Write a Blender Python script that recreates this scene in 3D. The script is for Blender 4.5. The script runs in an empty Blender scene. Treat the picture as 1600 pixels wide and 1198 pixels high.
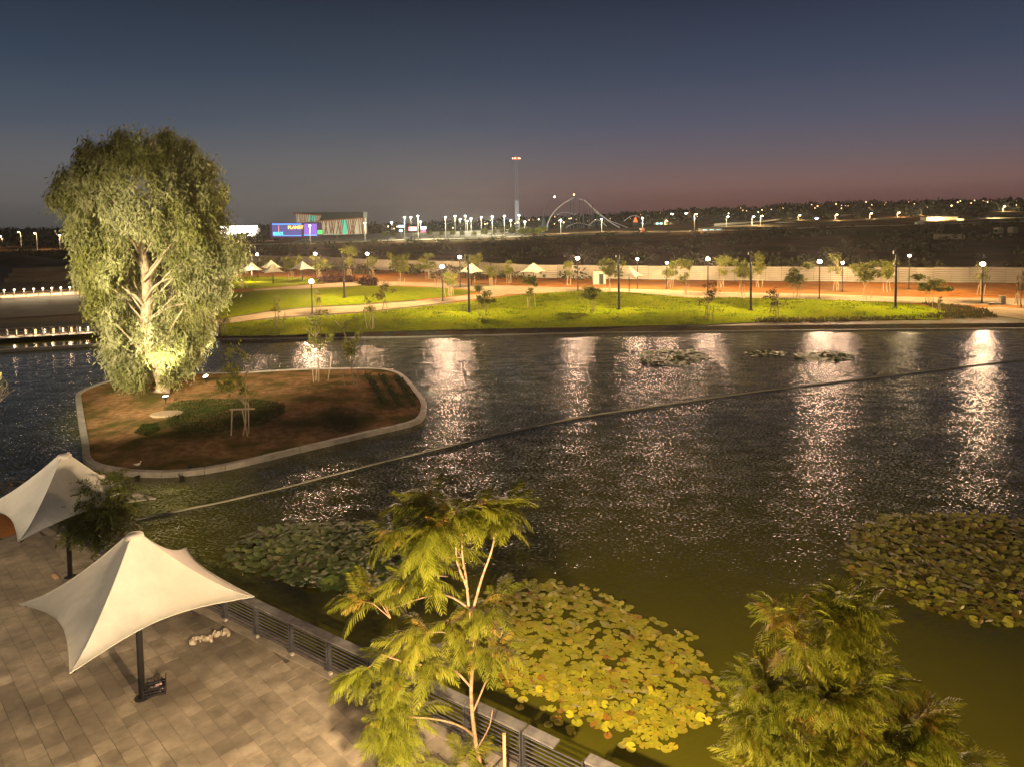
import bpy, math, random
import numpy as np
from mathutils import Vector, Matrix
from mathutils.geometry import delaunay_2d_cdt
random.seed(7); rng = np.random.default_rng(11)
SC = bpy.context.scene
COL = SC.collection
# ---------------------------------------------------------------- camera
F = 1109.0; HC = 348.0; PITCH = math.radians(3.5); ROLL = math.radians(0.8); CAMZ = 13.0
PY = HC + F*math.tan(PITCH)
_f = Vector((0, math.cos(PITCH), -math.sin(PITCH))); _r = Vector((1, 0, 0)); _u = _r.cross(_f)
_R = _r*math.cos(ROLL) - _u*math.sin(ROLL); _U = _u*math.cos(ROLL) + _r*math.sin(ROLL)
cam_d = bpy.data.cameras.new('camera'); cam = bpy.data.objects.new('camera', cam_d); COL.objects.link(cam)
cam_d.sensor_fit = 'HORIZONTAL'; cam_d.sensor_width = 36; cam_d.lens = 36*F/1600
cam_d.shift_y = (PY-599)/1600; cam_d.clip_end = 9000; cam_d.clip_start = 0.1
m = Matrix((_R, _U, -_f)).transposed().to_4x4(); m.translation = (0, 0, CAMZ); cam.matrix_world = m
SC.camera = cam
# ---------------------------------------------------------------- sky
W = bpy.data.worlds.new('World'); SC.world = W; W.use_nodes = True
nt = W.node_tree; nt.nodes.clear()
def s2l(c): return tuple(((v/255)/12.92 if v/255 <= .04045 else ((v/255+.055)/1.055)**2.4) for v in c)
N = nt.nodes.new
out = N('ShaderNodeOutputWorld'); bg = N('ShaderNodeBackground'); tc = N('ShaderNodeTexCoord'); sep = N('ShaderNodeSeparateXYZ')
nt.links.new(tc.outputs['Generated'], sep.inputs[0])
def wramp(stops):
    r = N('ShaderNodeValToRGB'); r.color_ramp.interpolation = 'LINEAR'
    while len(r.color_ramp.elements) < len(stops): r.color_ramp.elements.new(0.5)
    for e, (p, c) in zip(r.color_ramp.elements, stops): e.position = p; e.color = (*s2l(c), 1)
    nt.links.new(sep.outputs['Z'], r.inputs[0]); return r
rr = wramp([(0, (66, 46, 54)), (.018, (114, 72, 68)), (.045, (128, 96, 91)), (.085, (104, 94, 102)), (.13, (82, 85, 104)), (.2, (58, 69, 90)), (.3, (35, 44, 64)), (1, (14, 22, 34))])
rl = wramp([(0, (88, 87, 84)), (.03, (112, 106, 102)), (.085, (101, 101, 104)), (.13, (78, 87, 100)), (.2, (54, 67, 85)), (.3, (34, 44, 60)), (1, (14, 22, 32))])
az = N('ShaderNodeMapRange'); az.interpolation_type = 'SMOOTHSTEP'
az.inputs['From Min'].default_value = -.35; az.inputs['From Max'].default_value = .3
nt.links.new(sep.outputs['X'], az.inputs['Value'])
mx = N('ShaderNodeMix'); mx.data_type = 'RGBA'
nt.links.new(az.outputs[0], mx.inputs[0]); nt.links.new(rl.outputs[0], mx.inputs[6]); nt.links.new(rr.outputs[0], mx.inputs[7])
nt.links.new(mx.outputs[2], bg.inputs[0]); bg.inputs[1].default_value = 1.0; nt.links.new(bg.outputs[0], out.inputs[0])
SC.view_settings.view_transform = 'Standard'; SC.view_settings.look = 'None'; SC.view_settings.gamma = 1
SC.view_settings.exposure = 0.0; SC.view_settings.use_curve_mapping = False
SC.render.engine = 'CYCLES'
SC.cycles.max_bounces = 5; SC.cycles.diffuse_bounces = 2; SC.cycles.glossy_bounces = 3; SC.cycles.transmission_bounces = 3
SC.cycles.sample_clamp_indirect = 6; SC.cycles.sample_clamp_direct = 30; SC.cycles.use_denoising = True
# ---------------------------------------------------------------- pixel of the photo -> world
def ray(x, y):
    d = _f*F + _R*(x-800) - _U*(y-PY); return d/d.y
def G(x, y, z=0.0):
    d = ray(x, y); t = (z-CAMZ)/d.z; return Vector((d.x*t, t, z))
def A(x, y, Y): return Vector((0, 0, CAMZ)) + ray(x, y)*Y
def sstep(a, b, v):
    t = min(1, max(0, (v-a)/(b-a))); return t*t*(3-2*t)
def T(X, Y):
    """height of the land beyond the fence"""
    u = min(1.6, max(-1.2, (X+160)/477)); z4 = 0.9+u*7.7
    if u < 0: z4 = 0.9
    y0 = 185 if X < -20 else 150
    s = sstep(y0, 440, Y); z = z4*s
    if Y > 440: z += (Y-440)*(0.006+0.018*max(0, min(1, (X/Y+.1)/.5))) if Y < 1500 else 1060*(0.006+0.018*max(0, min(1, (X/Y+.1)/.5)))
    return z + 0.25*math.sin(X*.07)*math.cos(Y*.045)*sstep(y0+5, y0+40, Y)
# ---------------------------------------------------------------- materials
MATS = {}
def mat(name, c1, c2=None, rough=.8, scale=3.0, bump=0.0, bscale=None, metal=0, spec=.15, emit=None, estr=0, leaf=0, rnd=0, detail=5, c3=None, coord='Object', lohi=(.35, .65)):
    if name in MATS: return MATS[name]
    m = bpy.data.materials.new(name); m.use_nodes = True; t = m.node_tree; n = t.nodes; L = t.links.new
    b = n['Principled BSDF']; b.inputs['Roughness'].default_value = rough; b.inputs['Metallic'].default_value = metal
    b.inputs['Specular IOR Level'].default_value = spec
    co = n.new('ShaderNodeTexCoord')
    if coord == 'World': co = n.new('ShaderNodeNewGeometry'); coord = 'Position'
    no = n.new('ShaderNodeTexNoise'); no.inputs['Scale'].default_value = scale; no.inputs['Detail'].default_value = detail; no.inputs['Roughness'].default_value = .6
    L(co.outputs[coord], no.inputs['Vector'])
    rp = n.new('ShaderNodeValToRGB'); rp.color_ramp.elements[0].position = lohi[0]; rp.color_ramp.elements[1].position = lohi[1]
    rp.color_ramp.elements[0].color = (*c1, 1); rp.color_ramp.elements[1].color = (*(c2 or c1), 1)
    L(no.outputs['Fac'], rp.inputs[0]); col = rp.outputs[0]
    if c3:
        n2 = n.new('ShaderNodeTexNoise'); n2.inputs['Scale'].default_value = scale*.17; n2.inputs['Detail'].default_value = 4
        L(co.outputs[coord], n2.inputs['Vector'])
        mr = n.new('ShaderNodeMapRange'); mr.inputs['From Min'].default_value = .42; mr.inputs['From Max'].default_value = .62
        L(n2.outputs['Fac'], mr.inputs['Value']); mm = n.new('ShaderNodeMix'); mm.data_type = 'RGBA'
        L(mr.outputs[0], mm.inputs[0]); L(col, mm.inputs[6]); mm.inputs[7].default_value = (*c3, 1); col = mm.outputs[2]
    if rnd:
        oi = n.new('ShaderNodeObjectInfo'); h = n.new('ShaderNodeHueSaturation')
        mr = n.new('ShaderNodeMapRange'); mr.inputs['To Min'].default_value = 1-rnd; mr.inputs['To Max'].default_value = 1+rnd
        L(oi.outputs['Random'], mr.inputs['Value']); L(mr.outputs[0], h.inputs['Value']); L(col, h.inputs['Color']); col = h.outputs[0]
    if bump:
        n3 = n.new('ShaderNodeTexNoise'); n3.inputs['Scale'].default_value = bscale or scale*3; n3.inputs['Detail'].default_value = 4
        L(co.outputs[coord], n3.inputs['Vector']); bp = n.new('ShaderNodeBump'); bp.inputs['Distance'].default_value = bump
        L(n3.outputs['Fac'], bp.inputs['Height']); L(bp.outputs[0], b.inputs['Normal'])
    L(col, b.inputs['Base Color'])
    if emit: b.inputs['Emission Color'].default_value = (*emit, 1); b.inputs['Emission Strength'].default_value = estr
    if leaf:
        tr = n.new('ShaderNodeBsdfTranslucent'); L(col, tr.inputs['Color']); ms = n.new('ShaderNodeMixShader'); ms.inputs[0].default_value = leaf
        L(b.outputs[0], ms.inputs[1]); L(tr.outputs[0], ms.inputs[2]); L(ms.outputs[0], n['Material Output'].inputs[0])
    MATS[name] = m; return m
def emis(name, c, s):
    if name in MATS: return MATS[name]
    m = bpy.data.materials.new(name); m.use_nodes = True; n = m.node_tree.nodes; b = n['Principled BSDF']
    b.inputs['Base Color'].default_value = (*[v*.5 for v in c], 1); b.inputs['Emission Color'].default_value = (*c, 1); b.inputs['Emission Strength'].default_value = s
    m.cycles.emission_sampling = 'NONE'
    MATS[name] = m; return m
WARM = (1.0, .72, .42); PINKW = (1.0, .80, .66)
M_dark = mat('dark_painted_steel', (.02, .02, .022), (.035, .033, .03), rough=.5, metal=.3)
M_rail = mat('grey_rail_steel', (.07, .07, .08), (.11, .105, .11), rough=.45, metal=.5, scale=6)
M_conc = mat('pale_concrete', (.30, .27, .22), (.40, .36, .30), rough=.9, scale=2, bump=.01, rnd=.1, coord='World')
M_slab = mat('grey_stone_slab', (.09, .083, .08), (.18, .165, .15), rough=.8, scale=2.5, bump=.006, rnd=.15, coord='World')
M_paver = mat('worn_paver', (.19, .155, .11), (.34, .28, .20), rough=.85, scale=1.6, bump=.008, bscale=22, rnd=.2, c3=(.12, .098, .072), detail=8, coord='World')
M_joint = mat('sand_joint', (.08, .066, .048), (.14, .115, .08), rough=.95, scale=4, coord='World')
M_soil = mat('orange_soil', (.26, .095, .025), (.44, .18, .055), rough=.95, scale=.35, bump=.05, bscale=3, c3=(.22, .11, .045), detail=8, spec=0)
M_mulch = mat('island_mulch', (.19, .10, .045), (.38, .22, .105), rough=.95, scale=2.2, bump=.06, bscale=6, c3=(.10, .085, .025), detail=8, spec=0)
M_path = mat('pale_path', (.30, .22, .15), (.40, .31, .22), rough=.9, scale=.6, bump=.01, spec=0)
M_grass = mat('lawn_grass', (.09, .125, .003), (.17, .20, .005), rough=.9, scale=1.3, bump=.10, bscale=5, c3=(.15, .165, .005), detail=9, spec=0)
M_blade = mat('grass_blades', (.07, .095, .004), (.11, .135, .006), rough=.9, scale=.6, leaf=.3, spec=0)
M_scrub = mat('dry_scrub_ground', (.09, .058, .034), (.19, .11, .06), rough=.95, scale=.05, bump=.3, bscale=.6, c3=(.045, .045, .024), detail=9, spec=0)
M_bushd = mat('scrub_leaves', (.035, .042, .018), (.085, .08, .035), rough=.9, scale=.1, leaf=.2, spec=0)
M_bark = mat('pale_bark', (.26, .19, .12), (.45, .36, .24), rough=.85, scale=1.5, bump=.02, bscale=9)
M_barkj = mat('young_bark', (.16, .10, .055), (.32, .21, .12), rough=.85, scale=6, bump=.008, bscale=20)
M_stake = mat('stake_wood', (.34, .26, .17), (.46, .36, .25), rough=.85, scale=4)
M_euc = mat('eucalyptus_leaves', (.13, .14, .045), (.34, .33, .17), rough=.65, scale=1.1, leaf=.25, detail=3, c3=(.15, .15, .035))
M_jac = mat('fern_leaf_green', (.10, .12, .008), (.24, .235, .022), rough=.6, scale=.9, leaf=.35, rnd=.25, coord='Object')
M_jac2 = mat('fern_leaf_orange', (.20, .11, .018), (.26, .20, .03), rough=.6, scale=2, leaf=.35, rnd=.2)
M_wil = mat('willow_leaves', (.07, .09, .018), (.14, .15, .04), rough=.6, scale=2, leaf=.25, rnd=.15)
M_sapl = mat('sapling_leaves', (.09, .11, .018), (.20, .20, .04), rough=.7, scale=1.2, leaf=.3, rnd=.25)
M_saplb = mat('sapling_leaves_brown', (.075, .05, .02), (.12, .09, .035), rough=.7, scale=1.2, leaf=.3, rnd=.2)
M_red = mat('red_shrub_leaves', (.035, .008, .006), (.06, .016, .01), rough=.7, scale=2, leaf=.2)
M_cloth = mat('parasol_cloth', (.52, .50, .44), (.66, .63, .56), rough=.8, scale=1.1, bump=.05, bscale=1.3, leaf=.15, c3=(.50, .46, .39), detail=8)
M_fence = mat('fence_sheet', (.30, .26, .225), (.40, .35, .30), rough=.7, scale=.4, rnd=.09, coord='World', c3=(.24, .20, .17))
# ---------------------------------------------------------------- mesh helpers
class MB:
    def __init__(s): s.v = []; s.f = []
    def quad(s, a, b, c, d): i = len(s.v); s.v += [a, b, c, d]; s.f.append((i, i+1, i+2, i+3)); return s
    def box(s, c, d, rz=0.0, M=None):
        i = len(s.v); cx, cy, cz = c; hx, hy, hz = d[0]/2, d[1]/2, d[2]/2; ca, sa = math.cos(rz), math.sin(rz)
        for z in (-hz, hz):
            for x, y in ((-hx, -hy), (hx, -hy), (hx, hy), (-hx, hy)):
                p = Vector((cx+x*ca-y*sa, cy+x*sa+y*ca, cz+z)); s.v.append(M @ p if M else p)
        for q in ((3, 2, 1, 0), (4, 5, 6, 7), (0, 1, 5, 4), (1, 2, 6, 5), (2, 3, 7, 6), (3, 0, 4, 7)): s.f.append(tuple(i+k for k in q))
        return s
    def beam(s, p, q, w, h):
        """rectangular bar from p to q, w across, h high"""
        p, q = Vector(p), Vector(q); d = (q-p).normalized(); up = Vector((0, 0, 1)) if abs(d.z) < .9 else Vector((0, 1, 0))
        sd = d.cross(up).normalized(); u = sd.cross(d); i = len(s.v)
        for e in (p, q):
            for a, b in ((-1, -1), (1, -1), (1, 1), (-1, 1)): s.v.append(e+sd*a*w/2+u*b*h/2)
        for k in ((0, 1, 2, 3), (7, 6, 5, 4), (1, 0, 4, 5), (2, 1, 5, 6), (3, 2, 6, 7), (0, 3, 7, 4)): s.f.append(tuple(i+j for j in k))
        return s
    def tube(s, pts, rs, n=8, cap=True):
        pts = [Vector(p) for p in pts]
        if not hasattr(rs, '__len__'): rs = [rs]*len(pts)
        base = len(s.v); prev = None
        for k, p in enumerate(pts):
            d = (pts[min(k+1, len(pts)-1)]-pts[max(k-1, 0)]).normalized()
            a = prev if prev and abs(prev.dot(d)) < .95 else (Vector((1, 0, 0)) if abs(d.x) < .8 else Vector((0, 1, 0)))
            a = (a-d*a.dot(d)).normalized(); prev = a; b = d.cross(a)
            for j in range(n):
                t = 2*math.pi*j/n; s.v.append(p+(a*math.cos(t)+b*math.sin(t))*rs[k])
        for k in range(len(pts)-1):
            for j in range(n):
                j2 = (j+1) % n; s.f.append((base+k*n+j, base+k*n+j2, base+(k+1)*n+j2, base+(k+1)*n+j))
        if cap: s.f.append(tuple(base+j for j in range(n))[::-1]); s.f.append(tuple(base+(len(pts)-1)*n+j for j in range(n)))
        return s
    def ball(s, c, r, nu=8, nv=6, sq=(1, 1, 1)):
        c = Vector(c); i = len(s.v)
        for a in range(nv+1):
            th = math.pi*a/nv
            for b in range(nu):
                ph = 2*math.pi*b/nu; s.v.append(c+Vector((math.sin(th)*math.cos(ph)*r*sq[0], math.sin(th)*math.sin(ph)*r*sq[1], math.cos(th)*r*sq[2])))
        for a in range(nv):
            for b in range(nu): b2 = (b+1) % nu; s.f.append((i+a*nu+b, i+(a+1)*nu+b, i+(a+1)*nu+b2, i+a*nu+b2))
        return s
    def mesh(s, name, m, smooth=False):
        me = bpy.data.meshes.new(name); me.from_pydata([tuple(v) for v in s.v], [], s.f); me.materials.append(m)
        if smooth: me.polygons.foreach_set('use_smooth', [True]*len(me.polygons))
        me.update(); return me
def npmesh(name, V, Fq, m):
    """fast mesh: V (n,3) array, Fq (k,q) faces array"""
    me = bpy.data.meshes.new(name); V = np.asarray(V, dtype=np.float32); Fq = np.asarray(Fq, dtype=np.int32); k, q = Fq.shape
    me.vertices.add(len(V)); me.vertices.foreach_set('co', V.ravel()); me.loops.add(k*q); me.loops.foreach_set('vertex_index', Fq.ravel())
    me.polygons.add(k); me.polygons.foreach_set('loop_start', np.arange(0, k*q, q, dtype=np.int32)); me.update(calc_edges=True)
    me.materials.append(m); return me
def O(name, me, parent=None, loc=(0, 0, 0), rot=(0, 0, 0), sc=1, kind=None, label=None, cat=None, group=None):
    o = bpy.data.objects.new(name, me); COL.objects.link(o); o.parent = parent; o.location = loc; o.rotation_euler = rot
    o.scale = (sc, sc, sc) if not hasattr(sc, '__len__') else sc
    return tag(o, label, cat, group, kind)
def tag(o, label=None, cat=None, group=None, kind=None):
    if label: o['label'] = label
    if cat: o['category'] = cat
    if group: o['group'] = group
    if kind: o['kind'] = kind
    return o
def E_(name, loc, label, cat, group=None, rz=0, sc=1):
    return O(name, None, None, loc, (0, 0, rz), sc, None, label, cat, group)
def struct(name, me, parent=None): return O(name, me, parent, kind='structure')
HAZE = .00006
LM = 5.5
def light(name, parent, loc, P, col=WARM, r=.15, spot=None, aim=None, blend=.6, smooth=0):
    l = bpy.data.lights.new(name, 'SPOT' if spot else 'POINT'); l.energy = P*LM; l.color = col; l.shadow_soft_size = r
    if smooth:   # broad 'batwing' optics: less light straight below the head
        l.use_nodes = True; em = l.node_tree.nodes['Emission']; fo = l.node_tree.nodes.new('ShaderNodeLightFalloff'); fo.inputs['Strength'].default_value = 1.0; fo.inputs['Smooth'].default_value = smooth
        l.node_tree.links.new(fo.outputs['Quadratic'], em.inputs['Strength'])
    o = bpy.data.objects.new(name, l); COL.objects.link(o); o.parent = parent; o.location = loc
    if spot:
        l.spot_size = math.radians(spot); l.spot_blend = blend
        o.rotation_euler = Vector(aim).to_track_quat('-Z', 'Y').to_euler()
    return o
def inpoly(x, y, P):
    c = False; j = len(P)-1
    for i in range(len(P)):
        xi, yi = P[i][0], P[i][1]; xj, yj = P[j][0], P[j][1]
        if (yi > y) != (yj > y) and x < (xj-xi)*(y-yi)/(yj-yi)+xi: c = not c
        j = i
    return c
def edged(x, y, P):
    d = 1e9
    for i in range(len(P)):
        a, b = P[i], P[(i+1) % len(P)]; ax, ay, bx, by = a[0], a[1], b[0], b[1]; l = (bx-ax)**2+(by-ay)**2
        t = 0 if l == 0 else max(0, min(1, ((x-ax)*(bx-ax)+(y-ay)*(by-ay))/l)); d = min(d, math.hypot(ax+t*(bx-ax)-x, ay+t*(by-ay)-y))
    return d
def sheet(name, P, z, m, h=0.0, step=None, fall=4.0, skirt=None, fn=None):
    """flat or gently mounded ground sheet inside polygon P (world xy)"""
    P = [(p[0], p[1]) for p in P]; pts = [Vector(p) for p in P]; n = len(P)
    if step:
        xs = [p[0] for p in P]; ys = [p[1] for p in P]; y = min(ys)+step/2
        while y < max(ys):
            x = min(xs)+step/2
            while x < max(xs):
                px, py = x+random.uniform(-.2, .2)*step, y+random.uniform(-.2, .2)*step
                if inpoly(px, py, P) and edged(px, py, P) > step*.4: pts.append(Vector((px, py)))
                x += step
            y += step
    v, e, f, *_ = delaunay_2d_cdt(pts, [(i, (i+1) % n) for i in range(n)], [], 1, 1e-5)
    V = []
    for q in v:
        zz = z
        if h:
            d = min(1, edged(q.x, q.y, P)/fall); zz += h*d*d*(3-2*d)*(.7+.3*math.sin(q.x*.21+1)*math.cos(q.y*.17))
        if fn: zz += fn(q.x, q.y)
        V.append((q.x, q.y, zz))
    b = MB(); b.v = V; b.f = [tuple(t) for t in f]
    if skirt is not None:
        for i in range(n): p, q = P[i], P[(i+1) % n]; b.quad((p[0], p[1], z), (p[0], p[1], skirt), (q[0], q[1], skirt), (q[0], q[1], z))
    return b.mesh(name, m, smooth=bool(h))
def PG(pts, z=0.0): return [tuple(G(x, y, z)[:2]) for x, y in pts]
def ordn(k): return ['first', 'second', 'third', 'fourth', 'fifth', 'sixth', 'seventh', 'eighth', 'ninth', 'tenth', 'eleventh', 'twelfth', 'thirteenth', 'fourteenth', 'fifteenth', 'sixteenth', 'seventeenth', 'eighteenth', 'nineteenth', 'twentieth'][k]
# ================================================================ WATER
WZ = -0.5
def water_material():
    m = bpy.data.materials.new('lake_water'); m.use_nodes = True; t = m.node_tree; n = t.nodes; L = t.links.new
    b = n['Principled BSDF']; b.inputs['Base Color'].default_value = (.085, .080, .006, 1); b.inputs['Roughness'].default_value = .07; b.inputs['IOR'].default_value = 1.33
    b.inputs['Specular IOR Level'].default_value = .5
    g = n.new('ShaderNodeNewGeometry')
    def noise(scale, det, stretch=1.0, off=0):
        mp = n.new('ShaderNodeMapping'); mp.inputs['Scale'].default_value = (stretch, 1, 1); mp.inputs['Location'].default_value = (off, off*.3, off)
        mp.inputs['Rotation'].default_value = (0, 0, math.radians(8))
        no = n.new('ShaderNodeTexNoise'); no.inputs['Scale'].default_value = scale; no.inputs['Detail'].default_value = det; no.inputs['Roughness'].default_value = .55
        L(g.outputs['Position'], mp.inputs[0]); L(mp.outputs[0], no.inputs['Vector']); return no
    a = noise(11.0, 2.0, .6); c = noise(1.1, 1, .6, 9)
    def vm(op, x, y):
        v = n.new('ShaderNodeVectorMath'); v.operation = op
        for i, s in enumerate((x, y)):
            if isinstance(s, tuple): v.inputs[i].default_value = s
            elif s is not None: L(s, v.inputs[i])
        return v
    s1 = vm('SUBTRACT', a.outputs['Color'], (.5, .5, .5)); s2 = vm('SUBTRACT', c.outputs['Color'], (.5, .5, .5))
    s1 = vm('MULTIPLY', s1.outputs[0], (1.1, .98, 0)); s2 = vm('MULTIPLY', s2.outputs[0], (.22, .24, 0)); sm = vm('ADD', s1.outputs[0], s2.outputs[0])
    # gusts: wind-roughened patches and calmer water, calm near the far shore on the right
    gu = noise(.045, 2, .5, 3); mr = n.new('ShaderNodeMapRange'); mr.interpolation_type = 'SMOOTHSTEP'
    mr.inputs['From Min'].default_value = .36; mr.inputs['From Max'].default_value = .55; mr.inputs['To Min'].default_value = .62; mr.inputs['To Max'].default_value = 1.05
    L(gu.outputs['Fac'], mr.inputs['Value'])
    sp_ = n.new('ShaderNodeSeparateXYZ'); L(g.outputs['Position'], sp_.inputs[0]); mr2 = n.new('ShaderNodeMapRange'); mr2.interpolation_type = 'SMOOTHSTEP'   # lee of the promenade is calmer
    mr2.inputs['From Min'].default_value = 17; mr2.inputs['From Max'].default_value = 32; mr2.inputs['To Min'].default_value = .22; mr2.inputs['To Max'].default_value = 1.0
    L(sp_.outputs['Y'], mr2.inputs['Value']); ml0 = n.new('ShaderNodeMath'); ml0.operation = 'MULTIPLY'; L(mr.outputs[0], ml0.inputs[0]); L(mr2.outputs[0], ml0.inputs[1])
    mr3 = n.new('ShaderNodeMapRange'); mr3.interpolation_type = 'SMOOTHSTEP'   # sheltered bay left of the island
    mr3.inputs['From Min'].default_value = -40; mr3.inputs['From Max'].default_value = -24; mr3.inputs['To Min'].default_value = .35; mr3.inputs['To Max'].default_value = 1.0
    L(sp_.outputs['X'], mr3.inputs['Value']); ml = n.new('ShaderNodeMath'); ml.operation = 'MULTIPLY'; L(ml0.outputs[0], ml.inputs[0]); L(mr3.outputs[0], ml.inputs[1])
    vs = n.new('ShaderNodeVectorMath'); vs.operation = 'SCALE'; L(sm.outputs[0], vs.inputs[0]); L(ml.outputs[0], vs.inputs['Scale'])
    ad = vm('ADD', vs.outputs[0], (0, 0, 1)); nm = vm('NORMALIZE', ad.outputs[0], None); L(nm.outputs[0], b.inputs['Normal'])
    return m
M_water = water_material()
w = MB(); w.quad((-260, -30, WZ), (260, -30, WZ), (260, 150, WZ), (-260, 150, WZ)); struct('lake_water', w.mesh('lake_water', M_water))
# ================================================================ FAR BANK
front = [(-260, 96)] + PG([(-60, 533), (160, 520)], WZ) + PG([(190, 536), (360, 530), (640, 527), (900, 521), (1250, 517), (1600, 514)], WZ) + [(260, 84)]
bank = [(-260, 200), (-260, front[0][1])] + [(p[0], p[1]+1.6) for p in front] + [(260, 175), (120, 175), (20, 190), (-60, 240), (-160, 240)]
bankmat = mat('gravel_bank', (.07, .062, .048), (.14, .12, .085), rough=.95, scale=3, bump=.06, bscale=7, c3=(.12, .06, .025))
sl = MB()
for (p, q) in zip(front[:-1], front[1:]): sl.quad((p[0], p[1], WZ-.05), (q[0], q[1], WZ-.05), (q[0], q[1]+1.6, -.02), (p[0], p[1]+1.6, -.02))
struct('shore_bank', sl.mesh('shore_bank', bankmat))
struct('far_bank_ground', sheet('far_bank_ground', [(-260, 260)]+[(p[0], p[1]+1.6) for p in front]+[(260, 200)]+[(200, 172), (20, 172), (-30, 260)], -.02, bankmat))
kb = MB()
for (p, q) in zip(front[3:-1], front[4:]):
    kb.beam((p[0], p[1]-.12, WZ+.06), (q[0], q[1]-.12, WZ+.06), .3, .16)
O('shore_kerb', kb.mesh('shore_kerb', M_conc), kind='structure')
soilP = PG([(330, 424), (400, 413), (510, 417), (570, 422), (720, 428), (833, 435), (1100, 439), (1350, 442), (1600, 443), (1720, 444), (1720, 500), (1600, 499), (1480, 480), (1100, 470), (870, 462), (740, 476), (560, 462), (330, 462)])
struct('red_soil_ground', sheet('red_soil_ground', soilP, .0, M_soil, h=.0))
pathP = PG([(470, 447), (560, 439), (700, 443), (870, 449), (1000, 452), (1100, 456), (1280, 460), (1400, 464), (1600, 467), (1720, 469), (1720, 480), (1600, 478), (1500, 477), (1400, 473), (1260, 468), (1100, 467), (1040, 462), (960, 457), (870, 457), (767, 462), (730, 452), (640, 447), (565, 447), (480, 451), (400, 456), (395, 453)])
struct('promenade_path', sheet('promenade_path', pathP, .03, M_path))
path2 = PG([(330, 502), (420, 488), (480, 482), (560, 478), (640, 472), (720, 463), (770, 458), (790, 462), (730, 469), (640, 480), (560, 488), (430, 496), (340, 508)])
struct('curved_path', sheet('curved_path', path2, .05, M_path))
path3 = PG([(1490, 484), (1560, 480), (1720, 492), (1720, 508), (1640, 506), (1560, 494)])
struct('soil_path', sheet('soil_path', path3, .04, M_path))
lawnA = PG([(345, 526), (430, 525), (560, 520), (700, 516), (900, 512.5), (1000, 510), (1100, 508), (1200, 503), (1300, 502), (1400, 500), (1470, 500), (1490, 490), (1440, 478), (1394, 473), (1262, 468), (1127, 466), (1075, 466), (1047, 463), (1000, 459), (967, 457), (903, 456), (871, 457), (800, 463), (767, 467), (730, 472), (640, 482), (560, 490), (430, 499), (345, 507)])
lawnB = PG([(340, 500), (340, 458), (407, 456), (480, 453), (565, 449), (640, 449), (725, 453), (745, 457), (720, 462), (640, 470), (560, 476), (480, 480), (420, 486)])
lawnC = PG([(335, 452), (335, 437), (400, 432), (470, 434), (540, 440), (470, 446), (395, 452)])
for P, h in ((lawnA, .7), (lawnB, 1.0), (lawnC, .3)):
    struct('lawn', sheet('lawn', P, .06, M_grass, h=h, step=2.2, fall=7))
def lawnz(x, y):
    for P, h in ((lawnA, .7), (lawnB, 1.0), (lawnC, .3)):
        if inpoly(x, y, P):
            d = min(1, edged(x, y, P)/7); return .06+h*d*d*(3-2*d)*(.7+.3*math.sin(x*.21+1)*math.cos(y*.17))
    return .0
def tufts(name, P, n, size, m, zf, parent=None, hang=0, dens=None):
    """many small blades/leaf quads scattered over polygon P"""
    xs = [p[0] for p in P]; ys = [p[1] for p in P]; C = []
    while len(C) < n:
        x, y = random.uniform(min(xs), max(xs)), random.uniform(min(ys), max(ys))
        if inpoly(x, y, P) and (dens is None or random.random() < dens(x, y)): C.append((x, y, zf(x, y)))
    C = np.array(C); n = len(C); a = rng.uniform(0, 6.28, n); s = size*rng.uniform(.5, 1.4, n)
    d = np.stack([np.cos(a), np.sin(a), np.zeros(n)], 1); up = np.stack([rng.normal(0, .5, n), rng.normal(0, .5, n), np.ones(n)], 1)
    V = np.stack([C-d*s[:, None]*.35, C+d*s[:, None]*.35, C+d*s[:, None]*.1+up*s[:, None]], 1).reshape(-1, 3)
    return O(name, npmesh(name, V, np.arange(n*3).reshape(-1, 3), m), parent, kind='stuff')
def gdens(x, y): return .15+.85*(math.sin(x*.9+2*math.sin(y*.5))*math.cos(y*.8+x*.23) > .55)
tag(tufts('grass', lawnA, 14000, .16, M_blade, lawnz, dens=gdens), 'uneven tufts of grass on the floodlit lawns')
# reeds and planting at the water edge, red shrubs
reedP = PG([(1180, 505), (1300, 503), (1400, 500), (1560, 497), (1540, 484), (1490, 478), (1440, 474), (1480, 490), (1380, 497), (1180, 500)])
tag(tufts('shore_plants', reedP, 2600, .32, mat('reed_leaves', (.05, .05, .015), (.11, .08, .03), leaf=.2, scale=1), lambda x, y: .03), 'brownish green planting along the water edge')
def leafball(n, R, size, sq=(1, 1, 1), shell=.5, elong=2.2, droop=0.0):
    """n leaf quads in an ellipsoid"""
    u = rng.normal(0, 1, (n, 3)); u /= np.linalg.norm(u, axis=1)[:, None]; r = R*rng.uniform(shell, 1, n)**.7
    C = u*r[:, None]*np.array(sq)
    return leafquads(C, size, elong, droop)
def leafquads(C, size, elong=2.2, droop=0.0):
    n = len(C); d = rng.normal(0, 1, (n, 3)); d[:, 2] = d[:, 2]*(1-droop)-droop*2; d /= np.linalg.norm(d, axis=1)[:, None]
    e = rng.normal(0, 1, (n, 3)); e -= d*(e*d).sum(1)[:, None]; e /= np.linalg.norm(e, axis=1)[:, None]
    s = (size*rng.uniform(.6, 1.3, n))[:, None]; w_ = s/elong
    V = np.stack([C, C+d*s*.5+e*w_*.5, C+d*s, C+d*s*.5-e*w_*.5], 1).reshape(-1, 3)
    return V
def qf(V): return np.arange(len(V)).reshape(-1, 4)
def shrub(name, me, loc, sc, label, group=None, cat='shrub'):
    return O(name, me, None, loc, (0, 0, random.uniform(0, 6)), sc, label=label, cat=cat, group=group)
V = leafball(700, 1, .28, (1, 1, .75), .4); V[:, 2] += .6; me_red = npmesh('shrub', V, qf(V), M_red)
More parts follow.
